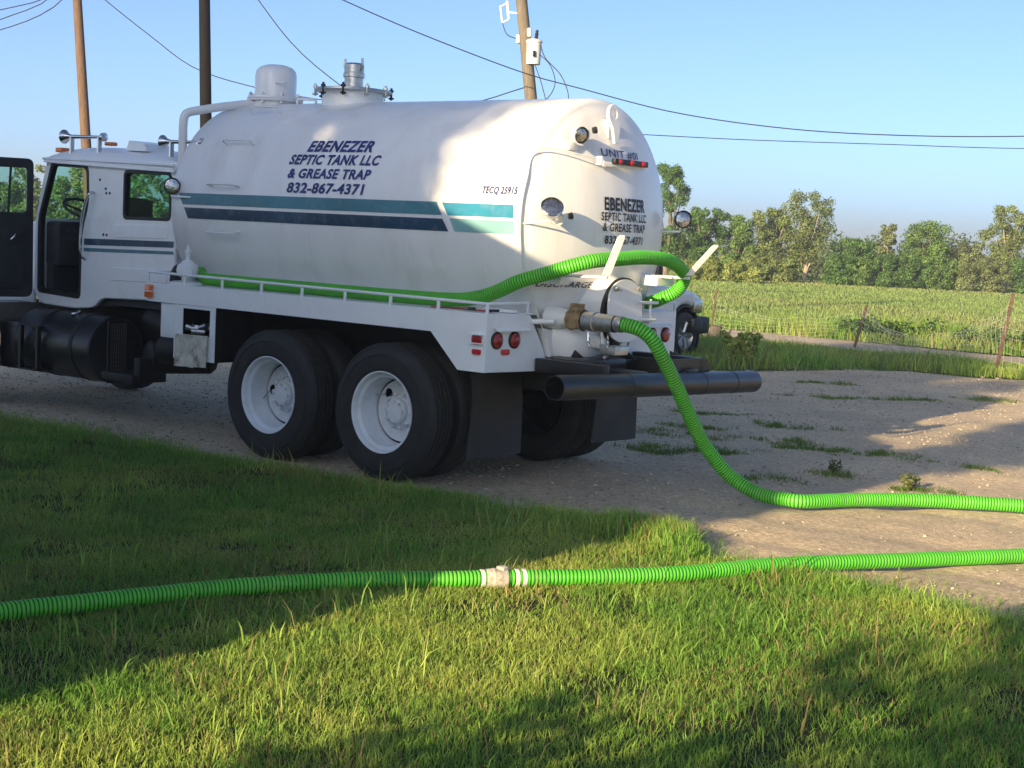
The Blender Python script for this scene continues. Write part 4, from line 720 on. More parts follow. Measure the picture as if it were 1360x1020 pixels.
cable([(-26.88, 16.19, 8.04), (-26.2, 16.65, 7.38), (-25.19, 17.34, 6.51), (-23.83, 17.69, 5.7), (-22.24, 18.26, 5.25), (-20.43, 19.02, 4.96), (-18.6, 19.83, 4.85), (-16.64, 20.11, 4.92), (-15.09, 20.37, 5.31)], 'cable sagging from the brown pole to the pole with the transformer')
cable([(-21.0, 15.6, 8.6), (-20.55, 16.07, 7.86), (-20.01, 16.4, 7.01), (-19.27, 16.87, 6.0), (-18.43, 17.44, 5.21), (-17.31, 18.22, 4.37), (-15.84, 19.28, 3.4), (-14.4, 20.38, 2.79)], 'cable dropping from the dark pole behind the round top manway')
cable([(-19.4, 12.2, 8.2), (-17.28, 14.74, 7.18), (-16.65, 15.83, 6.75), (-15.59, 17.25, 6.16), (-14.33, 19.2, 5.53), (-13.36, 20.2, 5.24), (-11.57, 21.57, 4.79), (-9.54, 23.17, 4.56), (-7.53, 24.77, 4.54), (-5.39, 26.49, 4.66), (-2.74, 28.64, 4.95), (.41, 31.24, 5.56)], 'long cable crossing in front of the transformer pole towards the field')
cable([(-14.75, 20.35, 4.34), (-13.19, 22.8, 4.4), (-11.72, 25.27, 4.47), (-9.56, 28.3, 4.6), (-7.26, 31.44, 4.74), (-2.57, 37.81, 5.18)], 'low nearly straight cable running from the transformer pole over the field', .011)
for i, p in enumerate(([(-30.46, 13.02, 5.64), (-29.13, 14.15, 6.12), (-28.25, 14.89, 6.47), (-27.52, 15.52, 6.87), (-27.07, 15.95, 7.33), (-26.92, 16.15, 7.8)], [(-30.85, 13.24, 5.68), (-29.51, 14.37, 6.26), (-28.64, 15.14, 6.79), (-27.76, 15.9, 7.32), (-26.95, 16.2, 8.09)], [(-30.14, 12.84, 6.18), (-28.82, 13.94, 6.6), (-27.94, 14.69, 6.94), (-27.07, 15.43, 7.29), (-26.88, 16.12, 7.9)])):
    cable(p, ('lowest of three cables running from the brown pole away from the cab', 'middle of three cables running from the brown pole away from the cab', 'topmost of three cables running from the brown pole away from the cab')[i])

# wire fence along the road
def rpost(x, y, h, lean, label, w=.022, topmat=None):
    b = Vector((x, y, -.1)); t = Vector((x+lean[0], y+lean[1], h)); d = (t-b).normalized(); a = Vector((1, 0, 0)); n = d.cross(a).normalized()
    mb = MB()
    for (p0, p1) in (((-w, -.003), (w, .003)), ((-.003, 0), (.003, w*1.6))):
        c = [(p0[0], p0[1]), (p1[0], p0[1]), (p1[0], p1[1]), (p0[0], p1[1])]
        mb.add([b+a*u+n*v for u, v in c]+[t+a*u+n*v for u, v in c], [(0, 1, 2, 3), (4, 5, 6, 7), (0, 1, 5, 4), (1, 2, 6, 5), (2, 3, 7, 6), (3, 0, 4, 7)])
    for k in range(1, 14): q = b.lerp(t, k/14.5); mb.box(q+Vector((-.012, -.012, -.008)), q+Vector((.012, 0, .008)))
    return tag(obj('fence_post', mb, 'rustpost', None, 0), label, 'fence post', 'posts of the wire fence')
rpost(-8.95, 19.3, .95, (.08, .0), 'thin rusty fence post beside the pickup bumper')
rpost(-5.75, 19.4, .85, (.20, .05), 'leaning rusty fence post in the middle of the sagging wire mesh', .03)
rpost(-1.6, 16.1, 1.32, (.16, .1), 'tall dark fence post at the edge of the gravel lot', .03)
rpost(2.2, 15.2, 1.2, (-.05, 0), 'rusty fence post at the far end of the wire fence', .03)
def fence_net(A, B, h0, h1, sag, label, rows=9, cols=26, w=1.):
    A, B = Vector(A), Vector(B); mb = MB()
    def P(u, v):
        p = A.lerp(B, u); s = sag*math.sin(PI*u)**.8; h = (h0*(1-u)+h1*u); p.z = .02+v*(h-s*.9)+.02*math.sin(u*23+v*7); p.y += .25*s*math.sin(u*9+v*2); p.x += .05*math.sin(v*9+u*5)*s*3; return p
    for r in range(rows): mb.tube([P(i/40, (r/(rows-1))**1.25) for i in range(41)], .003*w, 4)
    for c in range(cols+1): mb.tube([P(c/cols, i/8) for i in range(9)], .0024*w, 4)
    tag(obj('wire_fence', mb, 'mesh', None, 0), label, 'fence', 'wire fence along the road')
fence_net((-8.9, 19.3, 0), (-5.62, 19.43, 0),   .62, .7, .25, 'wire mesh fence between the pickup and the leaning post', w=.55)
fence_net((-5.62, 19.43, 0), (-1.5, 16.15, 0), .72, 1.1, .55, 'collapsed sagging wire mesh between the leaning post and the tall post', 9, 40)
fence_net((-1.5, 16.15, 0), (2.2, 15.2, 0), 1.1, 1.1, .3, 'wire mesh fence beyond the tall dark post', w=.6)
mb = MB()
for i in range(7): mb.tube([(-8.0+.08*i, 17.4+.1*math.sin(i), -.05), (-8.05+.1*i+.1*math.sin(i*3), 17.4+.05*i, .22+.12*math.sin(i*2.1))], [.05, .02], 7)
tag(obj('tree_stump', mb.tube([(-7.75, 17.45, -.1), (-7.7, 17.45, .3)], [.14, .11], 10), 'bark'), 'small weathered stump in the grass beside the pickup', 'stump')

# ---------------------------------------------------------------- plants
def leaf_mesh(name, C, Rd, n, size, col, var=.25, flat=.85, hollow=.45, squash=.8, seed=0, elong=1.0):
    g = np.random.default_rng(seed); C = np.array(C, float); Rd = np.array(Rd, float)
    w = Rd**2; k = g.choice(len(C), n, p=w/w.sum()); d = g.normal(size=(n, 3)); d /= np.linalg.norm(d, axis=1)[:, None]
    rr = Rd[k]*np.abs(hollow+(1-hollow)*g.random(n)**.5+.16*g.normal(size=n)); c = C[k]+d*rr[:, None]*np.array([1, 1, squash])
    nrm = d+g.normal(size=(n, 3))*flat; nrm[:, 2] += .35; nrm /= np.linalg.norm(nrm, axis=1)[:, None]
    a = np.cross(nrm, g.normal(size=(n, 3))); a /= np.linalg.norm(a, axis=1)[:, None]; b = np.cross(nrm, a)
    s = size*(.55+.9*g.random(n))[:, None]; bend = nrm*s*.18
    V = np.stack([c-a*s*elong, c-b*s*.5+bend, c+a*s*elong, c+b*s*.5+bend], 1).reshape(-1, 3)
    F = np.arange(4*n).reshape(-1, 4); cv = np.array(col)[None]*(1+var*(g.random((n, 1))*2-1)); cl = g.random((len(C), 1))*.5+.75; cv = cv*cl[k]
    cv[:, 0] *= (1+.3*(g.random(n)-.5)); return arr_mesh(name, V, F, None, np.repeat(np.clip(cv, 0, 1), 4, axis=0))
def tree(x, y, h, w, col, label, name='tree', seed=0, n=2600, leaf=.13, trunk='bark', low=.25, dens=1., hollow=.4, clumps=22, cat='tree', group='trees along the far edge of the field', tr=None, limbs=True, zmin=.0, lean=0.):
    g = random.Random(seed*13+5); t = thing(name, label, cat, (x, y, 0), group); C = []; Rd = []
    for i in range(clumps):
        u = (i+g.random())/clumps; z = h*(low+(1-low)*u); wid = w*.82*math.sin(PI*min(.97, .16+.78*(1-u)**.85))**.75; a = i*2.4+g.uniform(-.5, .5); rr = wid*g.random()**.6
        r = g.uniform(.20, .36)*w*(1.1-.35*u); z = min(z, h-r*.7); C.append((x+lean*z+rr*math.cos(a), y+rr*math.sin(a), max(z, r*.7+zmin))); Rd.append(r)
    me = leaf_mesh('crown', C, Rd, int(n*dens), leaf, col, seed=seed, hollow=hollow); finish(me, 'leaf', 0)
    link('crown', me, t)
    tr = tr or .035*h; mb = MB(); top = Vector((x+lean*h*.7+g.uniform(-.1, .1)*w, y, h*.72)); P = [Vector((x, y, -.1)).lerp(top, i/6)+Vector((g.uniform(-.04, .04)*w, g.uniform(-.04, .04)*w, 0)) for i in range(7)]
    mb.tube(P, [tr*(1.25-i/6*.95) for i in range(7)], 9)
    if limbs:
        for i, c in enumerate(C):
            if i % 2 == 0: q = P[min(6, 1+int(5*max(0, c[2]-.25*h)/h))]; c = Vector(c); m = q.lerp(c, .5)+Vector((0, 0, -.06*h)); mb.tube([q, m, c], [tr*.42, tr*.28, tr*.12], 6)
    obj('trunk', mb, trunk, t); return t
def TL(px, d=85.): k = d/85; return (7.852+(-68.1+px*.0323-7.852)*k, -8.283+(40.6+px*.0261+8.283)*k)   # the line the far wood stands on
def TH(px, py, d=85.): return 1.88+((310+.05*(px-680))-py)*d/2044
G1, G2, G3, G4 = (.09, .175, .045), (.13, .22, .055), (.17, .22, .07), (.17, .21, .085)
far = [(893, 218, 34, G1, 'tall dark green tree beside the tank, highest of the far wood', 1.2, 'bark'),
       (940, 276, 34, G1, 'rounded green tree next to the tall dark tree', 1.1, 'bark'), (985, 286, 28, G2, 'mid green tree between the rounded tree and the olive trees', 1., 'bark'),
       (1032, 277, 34, G3, 'drooping olive tree leaning on the big olive tree', .9, 'bark'), (1078, 254, 46, G3, 'big loose olive tree with a pale trunk, standing alone in front', .75, 'palebark'),
       (1142, 317, 30, G1, 'low green tree between the big olive tree and the pale twiggy tree', 1., 'bark'), (1186, 298, 20, G4, 'pale twiggy half bare tree above the hedge', .4, 'palebark'),
       (1240, 294, 40, G2, 'broad round-topped green tree above the dense hedge', 1., 'bark'), (1300, 322, 34, G4, 'brownish scrubby tree with bare stems beside the tall pale trunks', .55, 'palebark'),
       (1346, 273, 34, G3, 'tall open tree with several pale trunks', .8, 'palebark'), (1400, 285, 40, G2, 'green tree past the tall pale trunks', 1., 'bark'), (1470, 295, 44, G1, 'last dark tree at the end of the far wood', 1., 'bark')]
for i, (px, py, hw, c, lab, dn, tk) in enumerate(far):
    x, y = TL(px); h = TH(px, py); tree(x, y, h, hw*.0416*1.05, c, lab, seed=20+i, n=12000, leaf=.068, dens=dn, trunk=tk, low=.12 if dn >= 1 else .26, clumps=34 if dn >= .75 else 18, tr=.10 if tk == 'palebark' else .13)
x, y = TL(1346); mbm = None
for i, (px, py, hw, c) in enumerate([(1122, 338, 26, G1), (1152, 342, 24, G2), (1186, 338, 26, G1), (1222, 340, 26, G1), (1258, 342, 26, G2), (1292, 350, 24, G4), (1330, 346, 24, G4), (1375, 345, 26, G1), (1052, 345, 26, G3), (1018, 338, 24, G3)]):
    x, y = TL(px, 82); tree(x, y, TH(px, py, 82), hw*.04*1.15, c, ('dense bush right beside the big olive tree', 'light green hedge bush under the low green tree', 'dense hedge bush under the pale twiggy tree', 'dense hedge bush under the near side of the broad tree', 'light green hedge bush under the far side of the broad tree', 'brownish hedge bush at the foot of the scrubby tree', 'brownish bush between the scrubby tree and the pale trunks', 'dark bush past the tall pale trunks', 'olive bush at the foot of the big olive tree', 'olive bush at the foot of the drooping tree')[i], 'bush', seed=60+i, n=6000, leaf=.068, low=.0, clumps=26, cat='bush', group='hedge bushes under the far trees', limbs=False, tr=.06, hollow=.5)
for i, (px, py, hw) in enumerate([(925, 345, 24), (955, 340, 24), (985, 346, 22), (1008, 356, 20)]):
    x, y = TL(px, 76); tree(x, y, TH(px, py, 76), hw*.0385, (.24, .29, .08), ('yellow green thicket at the foot of the tall dark tree', 'yellow green thicket at the foot of the rounded green tree', 'yellow green thicket at the foot of the mid green tree', 'low yellow green thicket beside the drooping olive tree')[i], 'bush', seed=90+i, n=3600, leaf=.06, low=.0, clumps=18, cat='bush', group='yellow green thickets', limbs=False, tr=.05, hollow=.4)
for i, px in enumerate(range(-20, 240, 28)):
    x, y = TL(px); py = 232+14*math.sin(i*2.3)-.05*0; tree(x, y, TH(px, py), 36*.0416, (G1, G2, G3)[i % 3], ('far tree seen through the window of the open cab door' if px < 50 else 'far tree seen through the empty cab doorway' if px < 130 else 'far tree seen through the rear side window of the cab'), seed=120+i, n=3000, leaf=.11, low=.05, clumps=26, limbs=False, group='far trees beyond the cab, by the opening they show in')
# a leafy mass far behind the single trees closes the gaps low down
g = np.random.default_rng(5); C = []; Rd = []
for px in np.arange(-220, 1700, 13): x, y = TL(px, 96); r = g.uniform(.8, 1.5); C.append((x+g.uniform(-1, 1), y+g.uniform(-1, 1), g.uniform(.6, 2.5))); Rd.append(r)
me = leaf_mesh('undergrowth', C, Rd, 48000, .11, (.09, .13, .04), seed=9); finish(me, 'leaf', 0); tag(link('undergrowth', me), 'dark undergrowth of the far wood', 'undergrowth', kind='stuff')

# grass blades
def blades(name, X, Y, h, wdt, col, lean=.5, seed=0, z=0., droop=.35):
    g = np.random.default_rng(seed); n = len(X); a = g.random(n)*2*PI; d = np.stack([np.cos(a), np.sin(a), 0*a], 1); s = np.stack([-d[:, 1], d[:, 0], 0*a], 1)
    # blade faces turned at random, so that light and dark blades mix
    b2 = a+g.normal(size=n)*.8; s = np.stack([-np.sin(b2), np.cos(b2), 0*a], 1)
    h = h[:, None]; wd = np.broadcast_to(np.asarray(wdt), (n,))[:, None]; l = (lean*(.2+.8*g.random(n)))[:, None]
    B = np.stack([X, Y, np.broadcast_to(z, (n,))], 1); up = np.array([0, 0, 1.])
    m = B+up*h*.55*(1-.15*l)+d*h*l*.35; t = B+up*h*(1-droop*l)+d*h*l*1.0
    V = np.stack([B-s*wd*.5, B+s*wd*.5, m+s*wd*.42, m-s*wd*.42, t], 1).reshape(-1, 3); o = np.arange(n)*5
    F4 = np.stack([o, o+1, o+2, o+3], 1); F3 = np.stack([o+3, o+2, o+4], 1)
    sh = np.array([.75, .75, 1, 1, 1.12])[None, :, None]; cv = (col[:, None, :]*np.ones((1, 5, 1))*1.0); me = arr_mesh(name, V, F4, F3, np.clip(cv*np.ones_like(sh), 0, 1).reshape(-1, 3)); finish(me, 'grass', 0); return link(name, me)
def grass_col(X, Y, g, straw=.12, sc=1.):
    n = len(X); base = np.array([.19, .37, .06])*sc; yel = np.array([.46, .55, .12])*sc; dry = np.array([.38, .29, .12])*sc
    k = noise2(X, Y, 1.1, 2)*.6+noise2(X, Y, 4.0, 4)*.4; k = np.clip((k-.35)*2.2, 0, 1)[:, None]; c = base*(1-k*.85)+yel*k*.85
    dr = (g.random(n) < straw*(.3+2.2*np.clip(noise2(X, Y, 1.9, 8)-.45, 0, 1)*2))[:, None]; c = np.where(dr, dry, c); return c*(.7+.6*g.random((n, 1)))
def in_view(X, Y, m):            # the part of the lawn in front of the camera, with a margin of m metres
    a = np.array([3.41, -5.39]); b = np.array([-4.3, -.42]); d = (b-a)/np.linalg.norm(b-a); nn = np.array([-d[1], d[0]])
    if nn@(np.array([5, 0])-a) < 0: nn = -nn
    left = (X-a[0])*nn[0]+(Y-a[1])*nn[1] > -m; e = np.array([5.92, -2.71])-a; e /= np.linalg.norm(e); n2 = np.array([-e[1], e[0]]); front = (X-a[0])*n2[0]+(Y-a[1])*n2[1] > -m
    return left & front & (X < 6.4+m)
g = np.random.default_rng(11)
def lawn(n, m, x0, x1, y0, dens_fn, hs, ws, seed):
    X = g.uniform(x0, x1, n); Y = g.uniform(y0, .2, n); ok = (Y < edge(X)+.03) & in_view(X, Y, m); X, Y = X[ok], Y[ok]
    if dens_fn is not None: ok = g.random(len(X)) < dens_fn(X, Y); X, Y = X[ok], Y[ok]
    tuft = noise2(X, Y, 3.2, 21)*.55+noise2(X, Y, 9, 22)*.45
    h = hs*(.55+.75*g.random(len(X)))*(.55+1.0*tuft**1.3); e = edge(X)-Y; h *= np.where(e < .35, .8+.6*g.random(len(X)), 1)
    return X, Y, h
dist = lambda X, Y: np.hypot(X-7.852, Y+8.283)
bare = lambda X, Y: np.where(noise2(X, Y, 1.6, 31)*.6+noise2(X, Y, 5, 32)*.4 > .70, .35, 1.)*np.clip((edge(X)-Y)/.12+.35, .15, 1)
X, Y, h = lawn(1200000, 2.6, -8.5, 9.2, -8.6, lambda X, Y: np.where(in_view(X, Y, .6), 1, .45)*bare(X, Y)*np.clip(8.5/dist(X, Y), .3, 1)**1.6, .05, .004, 1)
tag(blades('lawn_grass', X, Y, h, .0030+.0022*g.random(len(X)), grass_col(X, Y, g), 1.1, 1), 'short green lawn grass with straw patches under the hose', 'grass', kind='stuff')
X, Y, h = lawn(15000, 2.6, -8.5, 9.2, -8.6, lambda X, Y: (noise2(X, Y, 2.2, 41) > .52)*1., .15, .006, 2)
c = grass_col(X, Y, g, .1, 1.05); tag(blades('tall_grass', X, Y, h, .0075, c, .9, 3), 'broad taller grass blades scattered over the lawn', 'grass', kind='stuff')
X = g.uniform(-40, 14, 60000); Y = -30*g.random(60000)**1.3; ok = (Y < edge(X)) & ~in_view(X, Y, 2.3); X, Y = X[ok], Y[ok]
tag(blades('lawn_grass', X, Y, .10*(.6+.8*g.random(len(X))), .02, grass_col(X, Y, g), .9, 4), 'lawn grass beside and behind the picture', 'grass', kind='stuff')
# unmown fringe where the lawn meets the gravel
Xo = g.uniform(-5, 6.5, 5200); Yo = edge(Xo)+np.abs(g.normal(size=5200))*.16*(.3+1.4*noise2(Xo, 0*Xo, 1.7, 33)); tag(blades('edge_grass', Xo, Yo, .02+.05*g.random(5200), .005, grass_col(Xo, Yo, g, .2, .9), 1.3, 15, -.012), 'sparse grass creeping onto the gravel', 'grass', kind='stuff')
X = np.r_[g.uniform(1.6, 3.1, 2600), g.normal(2.55, .22, 1400), g.normal(4.0, .5, 900), g.uniform(-4, 2, 1500)]; Y = edge(X)-np.abs(g.normal(size=len(X)))*.16; hh = (.07+.10*g.random(len(X)))*np.where(np.abs(X-2.55) < .4, 1.1, .7)
tag(blades('fringe_grass', X, Y, hh, .006, grass_col(X, Y, g, .14, 1.1), .8, 5), 'longer ragged grass along the gravel edge', 'grass', kind='stuff')
# seed heads and dry stalks
X = g.uniform(1, 5.5, 260); Y = g.uniform(-5, -.3, 260); ok = (Y < edge(X)-.05) & in_view(X, Y, .3); X, Y = X[ok], Y[ok]
tag(blades('dry_stalks', X, Y, .12+.12*g.random(len(X)), .004, np.tile([[.42, .36, .17]], (len(X), 1)), .7, 6), 'dry straw stalks standing in the lawn', 'grass', kind='stuff')

# weeds in the gravel lot
WP = [(-1.26, 9.55, .9, .28), (-.6, 10.35, .9, .25), (.28, 11.56, 1.0, .3), (-1.09, 6.44, .7, .2), (.67, 5.13, .55, .3), (.9, 4.75, .4, .2), (1.37, 4.86, .5, .3), (1.79, 5.09, .5, .22), (-.24, 4.63, .7, .3), (.71, 3.79, .6, .25), (1.78, 2.78, .38, .2), (1.96, 3.55, .35, .16), (2.73, 3.35, .3, .12), (.07, 3.64, .5, .3), (-.09, 6.03, .6, .25), (-.9, 4.4, .5, .3), (.3, 3.3, .5, .2), (-.5, 5.2, .5, .2), (2.6, 5.0, .25, .1), (-2.2, 11.5, .6, .2)]
Xs = []; Ys = []; Hs = []
for x, y, sx, sy in WP:
    ax = np.array([.85, .53]); ay = np.array([-.53, .85])
    for q in range(int(5+14*sx)):      # each patch is a drift of small tufts
        u = g.normal(size=2)*np.array([.42*sx, .42*sy]); k = int(g.integers(14, 60)); p = np.array([x, y])+u[0]*ax+u[1]*ay+g.normal(size=(k, 2))*(.03+.05*g.random()); Xs.append(p[:, 0]); Ys.append(p[:, 1]); Hs.append((.015+.055*g.random(k))*(.5+.9*g.random()))
X, Y, h = np.concatenate(Xs), np.concatenate(Ys), np.concatenate(Hs)
tag(blades('gravel_weeds', X, Y, h, .008, grass_col(X, Y, g, .08, .62), 1.5, 7, lotz(X, Y)-.003), 'patches of low green weeds growing through the gravel', 'weeds', kind='stuff')
def weed(x, y, h, w, col, label, seed, n=260, leaf=.03):
    gg = random.Random(seed); t = thing('weed', label, 'weed', (x, y, 0)); st = MB(); C = []; Rd = []
    for i in range(9):
        a = gg.uniform(0, 2*PI); e = Vector((x+w*math.cos(a)*gg.random(), y+w*math.sin(a)*gg.random(), h*gg.uniform(.5, 1))); m = Vector((x, y, 0)).lerp(e, .5)+Vector((0, 0, .06*h)); st.tube([(x, y, -.03), m, e], [.006, .005, .003], 5)
        for q in (.4, .6, .8, 1): p = m.lerp(e, (q-.5)*2) if q > .5 else Vector((x, y, 0)).lerp(m, q*2); C.append(tuple(p)); Rd.append(.09*h+.02)
    me = leaf_mesh('foliage', C, Rd, n, leaf, col, seed=seed, hollow=.1, elong=1.4); finish(me, 'leaf', 0); link('foliage', me, t); obj('stem', st, 'leafstem', t)
M['leafstem'] = pmat('green_stem', (.12, .15, .05), .7)
weed(2.73, 3.35, .10, .14, (.12, .14, .05), 'small spindly weed beside the hose on the gravel', 3, 120, .018)
weed(1.9, 3.6, .09, .12, (.07, .1, .03), 'thin dark weed standing in a gravel patch', 4, 80, .015)
weed(-4.35, 12.75, .5, .42, (.34, .40, .09), 'yellow green weed clump with sunlight put into its leaf colour at the edge of the lot', 5, 1100, .045)  # leaves coloured brighter in place of the sunlight this shaded spot lacks

# grass strip before the road, verge weeds and the field
n = 52000; X = g.uniform(-16, 10, n); Y = lotfar(X)+(18.9-lotfar(X))*g.random(n); k = noise2(X, Y, .8, 51); hh = (.10+.22*g.random(n))*(.5+1.0*k)*np.clip((18.9-Y)/2.6, .16, 1)
c = grass_col(X, Y, g, .1, .95); dry = (noise2(X, Y, .5, 52) > .62)[:, None]; c = np.where(dry & (g.random((n, 1)) < .5), c*.5+np.array([.13, .105, .05]), c)
tag(blades('verge_grass', X, Y, hh, .014, c, .7, 8), 'rough grass strip between the gravel lot and the dirt road', 'grass', kind='stuff')
n = 60000; X = g.uniform(-30, 14, n); Y = 21.3+5.5*g.random(n)**1.4; k = noise2(X, Y, .45, 61); hh = (.12+.28*g.random(n))*(.25+1.1*k*k+.3*(noise2(X, Y, 2., 62) > .7))
tag(blades('roadside_weeds', X, Y, hh, .022, grass_col(X, Y, g, .08, .85), .5, 9), 'tall weeds along the far side of the road', 'weeds', kind='stuff')
n = 270000; d = 26+85*g.random(n)**1.1; a = -.6738+g.uniform(-.5, .48, n); X = 7.852+d*np.sin(a); Y = -8.283+d*np.cos(a); ok = Y > 24; X, Y, d = X[ok], Y[ok], d[ok]; k = noise2(X, Y, .25, 71)*.6+noise2(X, Y, .08, 72)*.4
base = np.array([.24, .34, .10]); tan = np.array([.42, .36, .17]); kk = np.clip((noise2(X*.5, Y*2.5, .12, 73)-.4)*2, 0, 1)[:, None]*.55; c = (base*(1-kk)+tan*kk)*(.75+.5*g.random((len(X), 1)))
tag(blades('field_grass', X, Y, (.05+.10*g.random(len(X)))*(.5+.8*k), .007+.00045*d, c, .6, 10), 'sunlit green field grass reaching to the wood', 'grass', kind='stuff')
# dark leafy weeds by the fence
C = []; Rd = []
for i in range(95): x = g.choice([-6.6, -4.2, -3.2, -2.2, -.6, .6, 2.5])+g.normal()*.55; r = .12+.2*g.random(); C.append((x, 21.6+1.1*g.random(), r*.8+.1*g.random())); Rd.append(r)
me = leaf_mesh('fence_weeds', C, Rd, 14000, .04, (.055, .11, .035), seed=77); finish(me, 'leaf', 0); tag(link('fence_weeds', me), 'dark leafy weeds behind the sagging fence', 'weeds', kind='stuff')

# loose stones on the lot
def stones(name, n, box, size, label, seed, filt=None, matl='stone'):
    gg = np.random.default_rng(seed); X = gg.uniform(box[0], box[1], n); Y = gg.uniform(box[2], box[3], n); ok = (Y > edge(X)-.05)
    if filt is not None: ok &= filt(X, Y)
    X, Y = X[ok], Y[ok]; n = len(X)
    o = np.array([(1, 0, 0), (0, 1, 0), (-1, 0, 0), (0, -1, 0), (.1, .1, 1), (0, 0, -.6)], float); s = size*(.35+gg.random(n)**3*1.6); V = o[None]*s[:, None, None]*(.6+.6*gg.random((n, 6, 1)))*np.array([1, 1, .6]); a = gg.random(n)*2*PI; ca, sa = np.cos(a)[:, None], np.sin(a)[:, None]
    V = np.stack([V[..., 0]*ca-V[..., 1]*sa, V[..., 0]*sa+V[..., 1]*ca, V[..., 2]], -1)+np.stack([X, Y, s*.15+lotz(X, Y)], 1)[:, None, :]
    f = np.array([(0, 1, 4), (1, 2, 4), (2, 3, 4), (3, 0, 4), (1, 0, 5), (2, 1, 5), (3, 2, 5), (0, 3, 5)]); F = (np.arange(n)*6)[:, None, None]+f[None]; col = np.array([.44, .38, .30])*(.5+.8*gg.random((n, 1)))
    me = arr_mesh(name, V.reshape(-1, 3), None, F.reshape(-1, 3), np.repeat(col, 6, axis=0)); finish(me, matl, 0); tag(link(name, me), label, 'gravel', kind='stuff')
m_, N_, L_, b_ = newmat('gravel_stones'); a_ = N_.new('ShaderNodeAttribute'); a_.attribute_name = 'Col'; L_.new(a_.outputs['Color'], b_.inputs['Base Color']); b_.inputs['Roughness'].default_value = .9; M['stonec'] = m_
stones('gravel', 46000, (-9, 7, -.6, 15), .012, 'loose gravel stones scattered over the lot', 1, lambda X, Y: rng.random(len(X)) < np.clip(1.2*noise2(X, Y, .9, 81)+np.where((Y < 2.5) & (X < 2.2), .4, 0), .1, 1)*np.where((X > 2.3) & (Y < 4), .3, 1), 'stonec')
stones('coarse_gravel', 700, (-5, 3, 12, 16.5), .035, 'pale coarse stones at the edge of the grass strip', 2, lambda X, Y: np.abs(Y-lotfar(X)+.15) < .35, 'stonec')

# ---------------------------------------------------------------- what casts the shade: house, oak and shrubs behind the photographer
H = thing('house', 'pale sided house with a dark gable roof behind the photographer', 'house', (-3.6, -10, 0))
X0, X1, YF, YB, XR = -9.7, 3.05, -7.2, -13.5, -3.6
RK = lambda x: 3.2+(2.93-XR-abs(x-XR))*.36
wl = MB(); o_ = [(X0, 0), (X1, 0), (X1, RK(X1)-.12), (XR, RK(XR)-.12), (X0, RK(X0)-.12)]
for y in (YF, YB): wl.add([(a, y, b) for a, b in o_], [tuple(range(5))])
wl.add([(X0, YF, 0), (X0, YB, 0), (X0, YB, RK(X0)-.12), (X0, YF, RK(X0)-.12)], [(0, 1, 2, 3)]).add([(X1, YF, 0), (X1, YB, 0), (X1, YB, RK(X1)-.12), (X1, YF, RK(X1)-.12)], [(0, 1, 2, 3)]); hw = obj('wall', wl, 'siding', H, 0)
rf_ = MB()
for xa, xb in ((XR, 3.35), (XR, -10.13)):
    v = [(xa, YF+.4, RK(xa)), (xb, YF+.4, RK(xb)), (xb, YB-.4, RK(xb)), (xa, YB-.4, RK(xa))]; rf_.add(v+[(p[0], p[1], p[2]-.11) for p in v], [(0, 1, 2, 3), (4, 5, 6, 7), (0, 1, 5, 4), (1, 2, 6, 5), (2, 3, 7, 6), (3, 0, 4, 7)])
obj('roof', rf_, 'shingle', H, 0)
for x in (-7, -1.2): w_ = obj('window', MB().box((x-.6, YF, .95), (x+.6, YF+.05, 2.15)), 'white', H); obj('pane', MB().box((x-.52, YF+.04, 1.03), (x+.52, YF+.06, 2.07)), 'plastic', w_)
obj('door', MB().box((-4.05, YF, 0.02), (-3.15, YF+.06, 2.08)), 'navy', H)
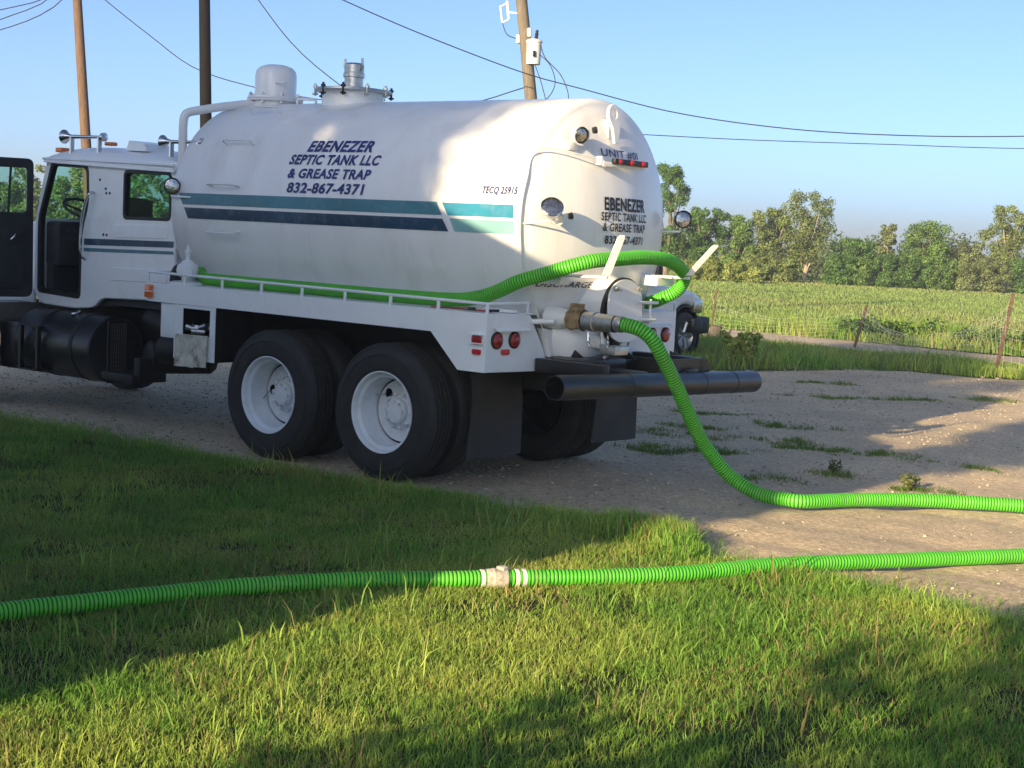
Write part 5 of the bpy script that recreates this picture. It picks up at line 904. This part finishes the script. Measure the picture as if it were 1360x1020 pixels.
# the oak: crown reaches over the roof
OC = []; OR = []; gg = random.Random(4)
ok_ = thing('oak_tree', 'tall oak standing behind the house', 'tree', (-2.4, -18, 0))
for i in range(60): a = gg.uniform(0, 2*PI); r = 4.4*gg.random()**.5; OC.append((-2.4+r*math.cos(a), -18+r*.6*math.sin(a), 7.2+3.4*gg.random()*(1-r/7))); OR.append(gg.uniform(.6, 1.0))
OC += [(1.4, -18, 7.75), (1.8, -17.5, 8.3), (.9, -18, 7.55), (1.9, -18, 9.0)]; OR += [.4, .5, .4, .45]
me = leaf_mesh('crown', OC, OR, 17000, .10, G1, seed=8, hollow=.3); finish(me, 'leaf', 0); link('crown', me, ok_)
tb_ = MB().tube([(-2.4, -18, -.1), (-2.3, -18, 2), (-2.5, -18, 5.), (-2.4, -18, 8)], [.42, .33, .28, .15], 12)
for i in range(0, 60, 5): c = Vector(OC[i]); q = Vector((-2.4, -18, 4.5+2.5*gg.random())); tb_.tube([q, q.lerp(c, .5)+Vector((0, 0, -.3)), c], [.12, .09, .04], 7)
obj('trunk', tb_, 'bark', ok_)
for i, (x, y, h, w) in enumerate([(5.05, -8.8, 1.45, .95), (6.2, -9.6, 2.65, .95), (7.2, -10.6, 2.95, .95), (8.3, -11.2, 3.1, .95), (9.7, -11.3, 3.1, .95)]):
    tree(x, y, h, w, G1, 'dense green shrub in the row behind the photographer', 'shrub', seed=300+i, n=(3200, 4500, 6000, 6000, 6000)[i], leaf=.05, low=.0, clumps=40, cat='shrub', group='shrubs behind the photographer', limbs=False, tr=.04, hollow=.3)
tree(2.75, -15.6, 7.2, .95, G1, 'unseen slender tree added behind the corner of the house to shade the gravel', 'gravel_shade_tree', seed=330, n=9000, leaf=.07, low=.77, clumps=26, cat='tree', group=None, tr=.09, hollow=.2, lean=.19)  # unseen tree added so that its crown shades the gravel beside the truck

# ---------------------------------------------------------------- summer haze over the whole flat country
hz = obj('haze', MB().box((-960, -960, -1.2), (960, 960, 16)), 'leafstem', None, 0); hz.data.materials.clear()
hm = bpy.data.materials.new('haze'); hm.use_nodes = True; hm.node_tree.nodes.remove(hm.node_tree.nodes['Principled BSDF'])
pv_ = hm.node_tree.nodes.new('ShaderNodeVolumePrincipled'); pv_.inputs['Color'].default_value = (.82, .91, 1, 1); pv_.inputs['Density'].default_value = .0011; pv_.inputs['Anisotropy'].default_value = .2
hm.node_tree.links.new(pv_.outputs[0], hm.node_tree.nodes['Material Output'].inputs['Volume']); hz.data.materials.append(hm); tag(hz, 'thin pale summer haze over the field', 'haze', kind='stuff')
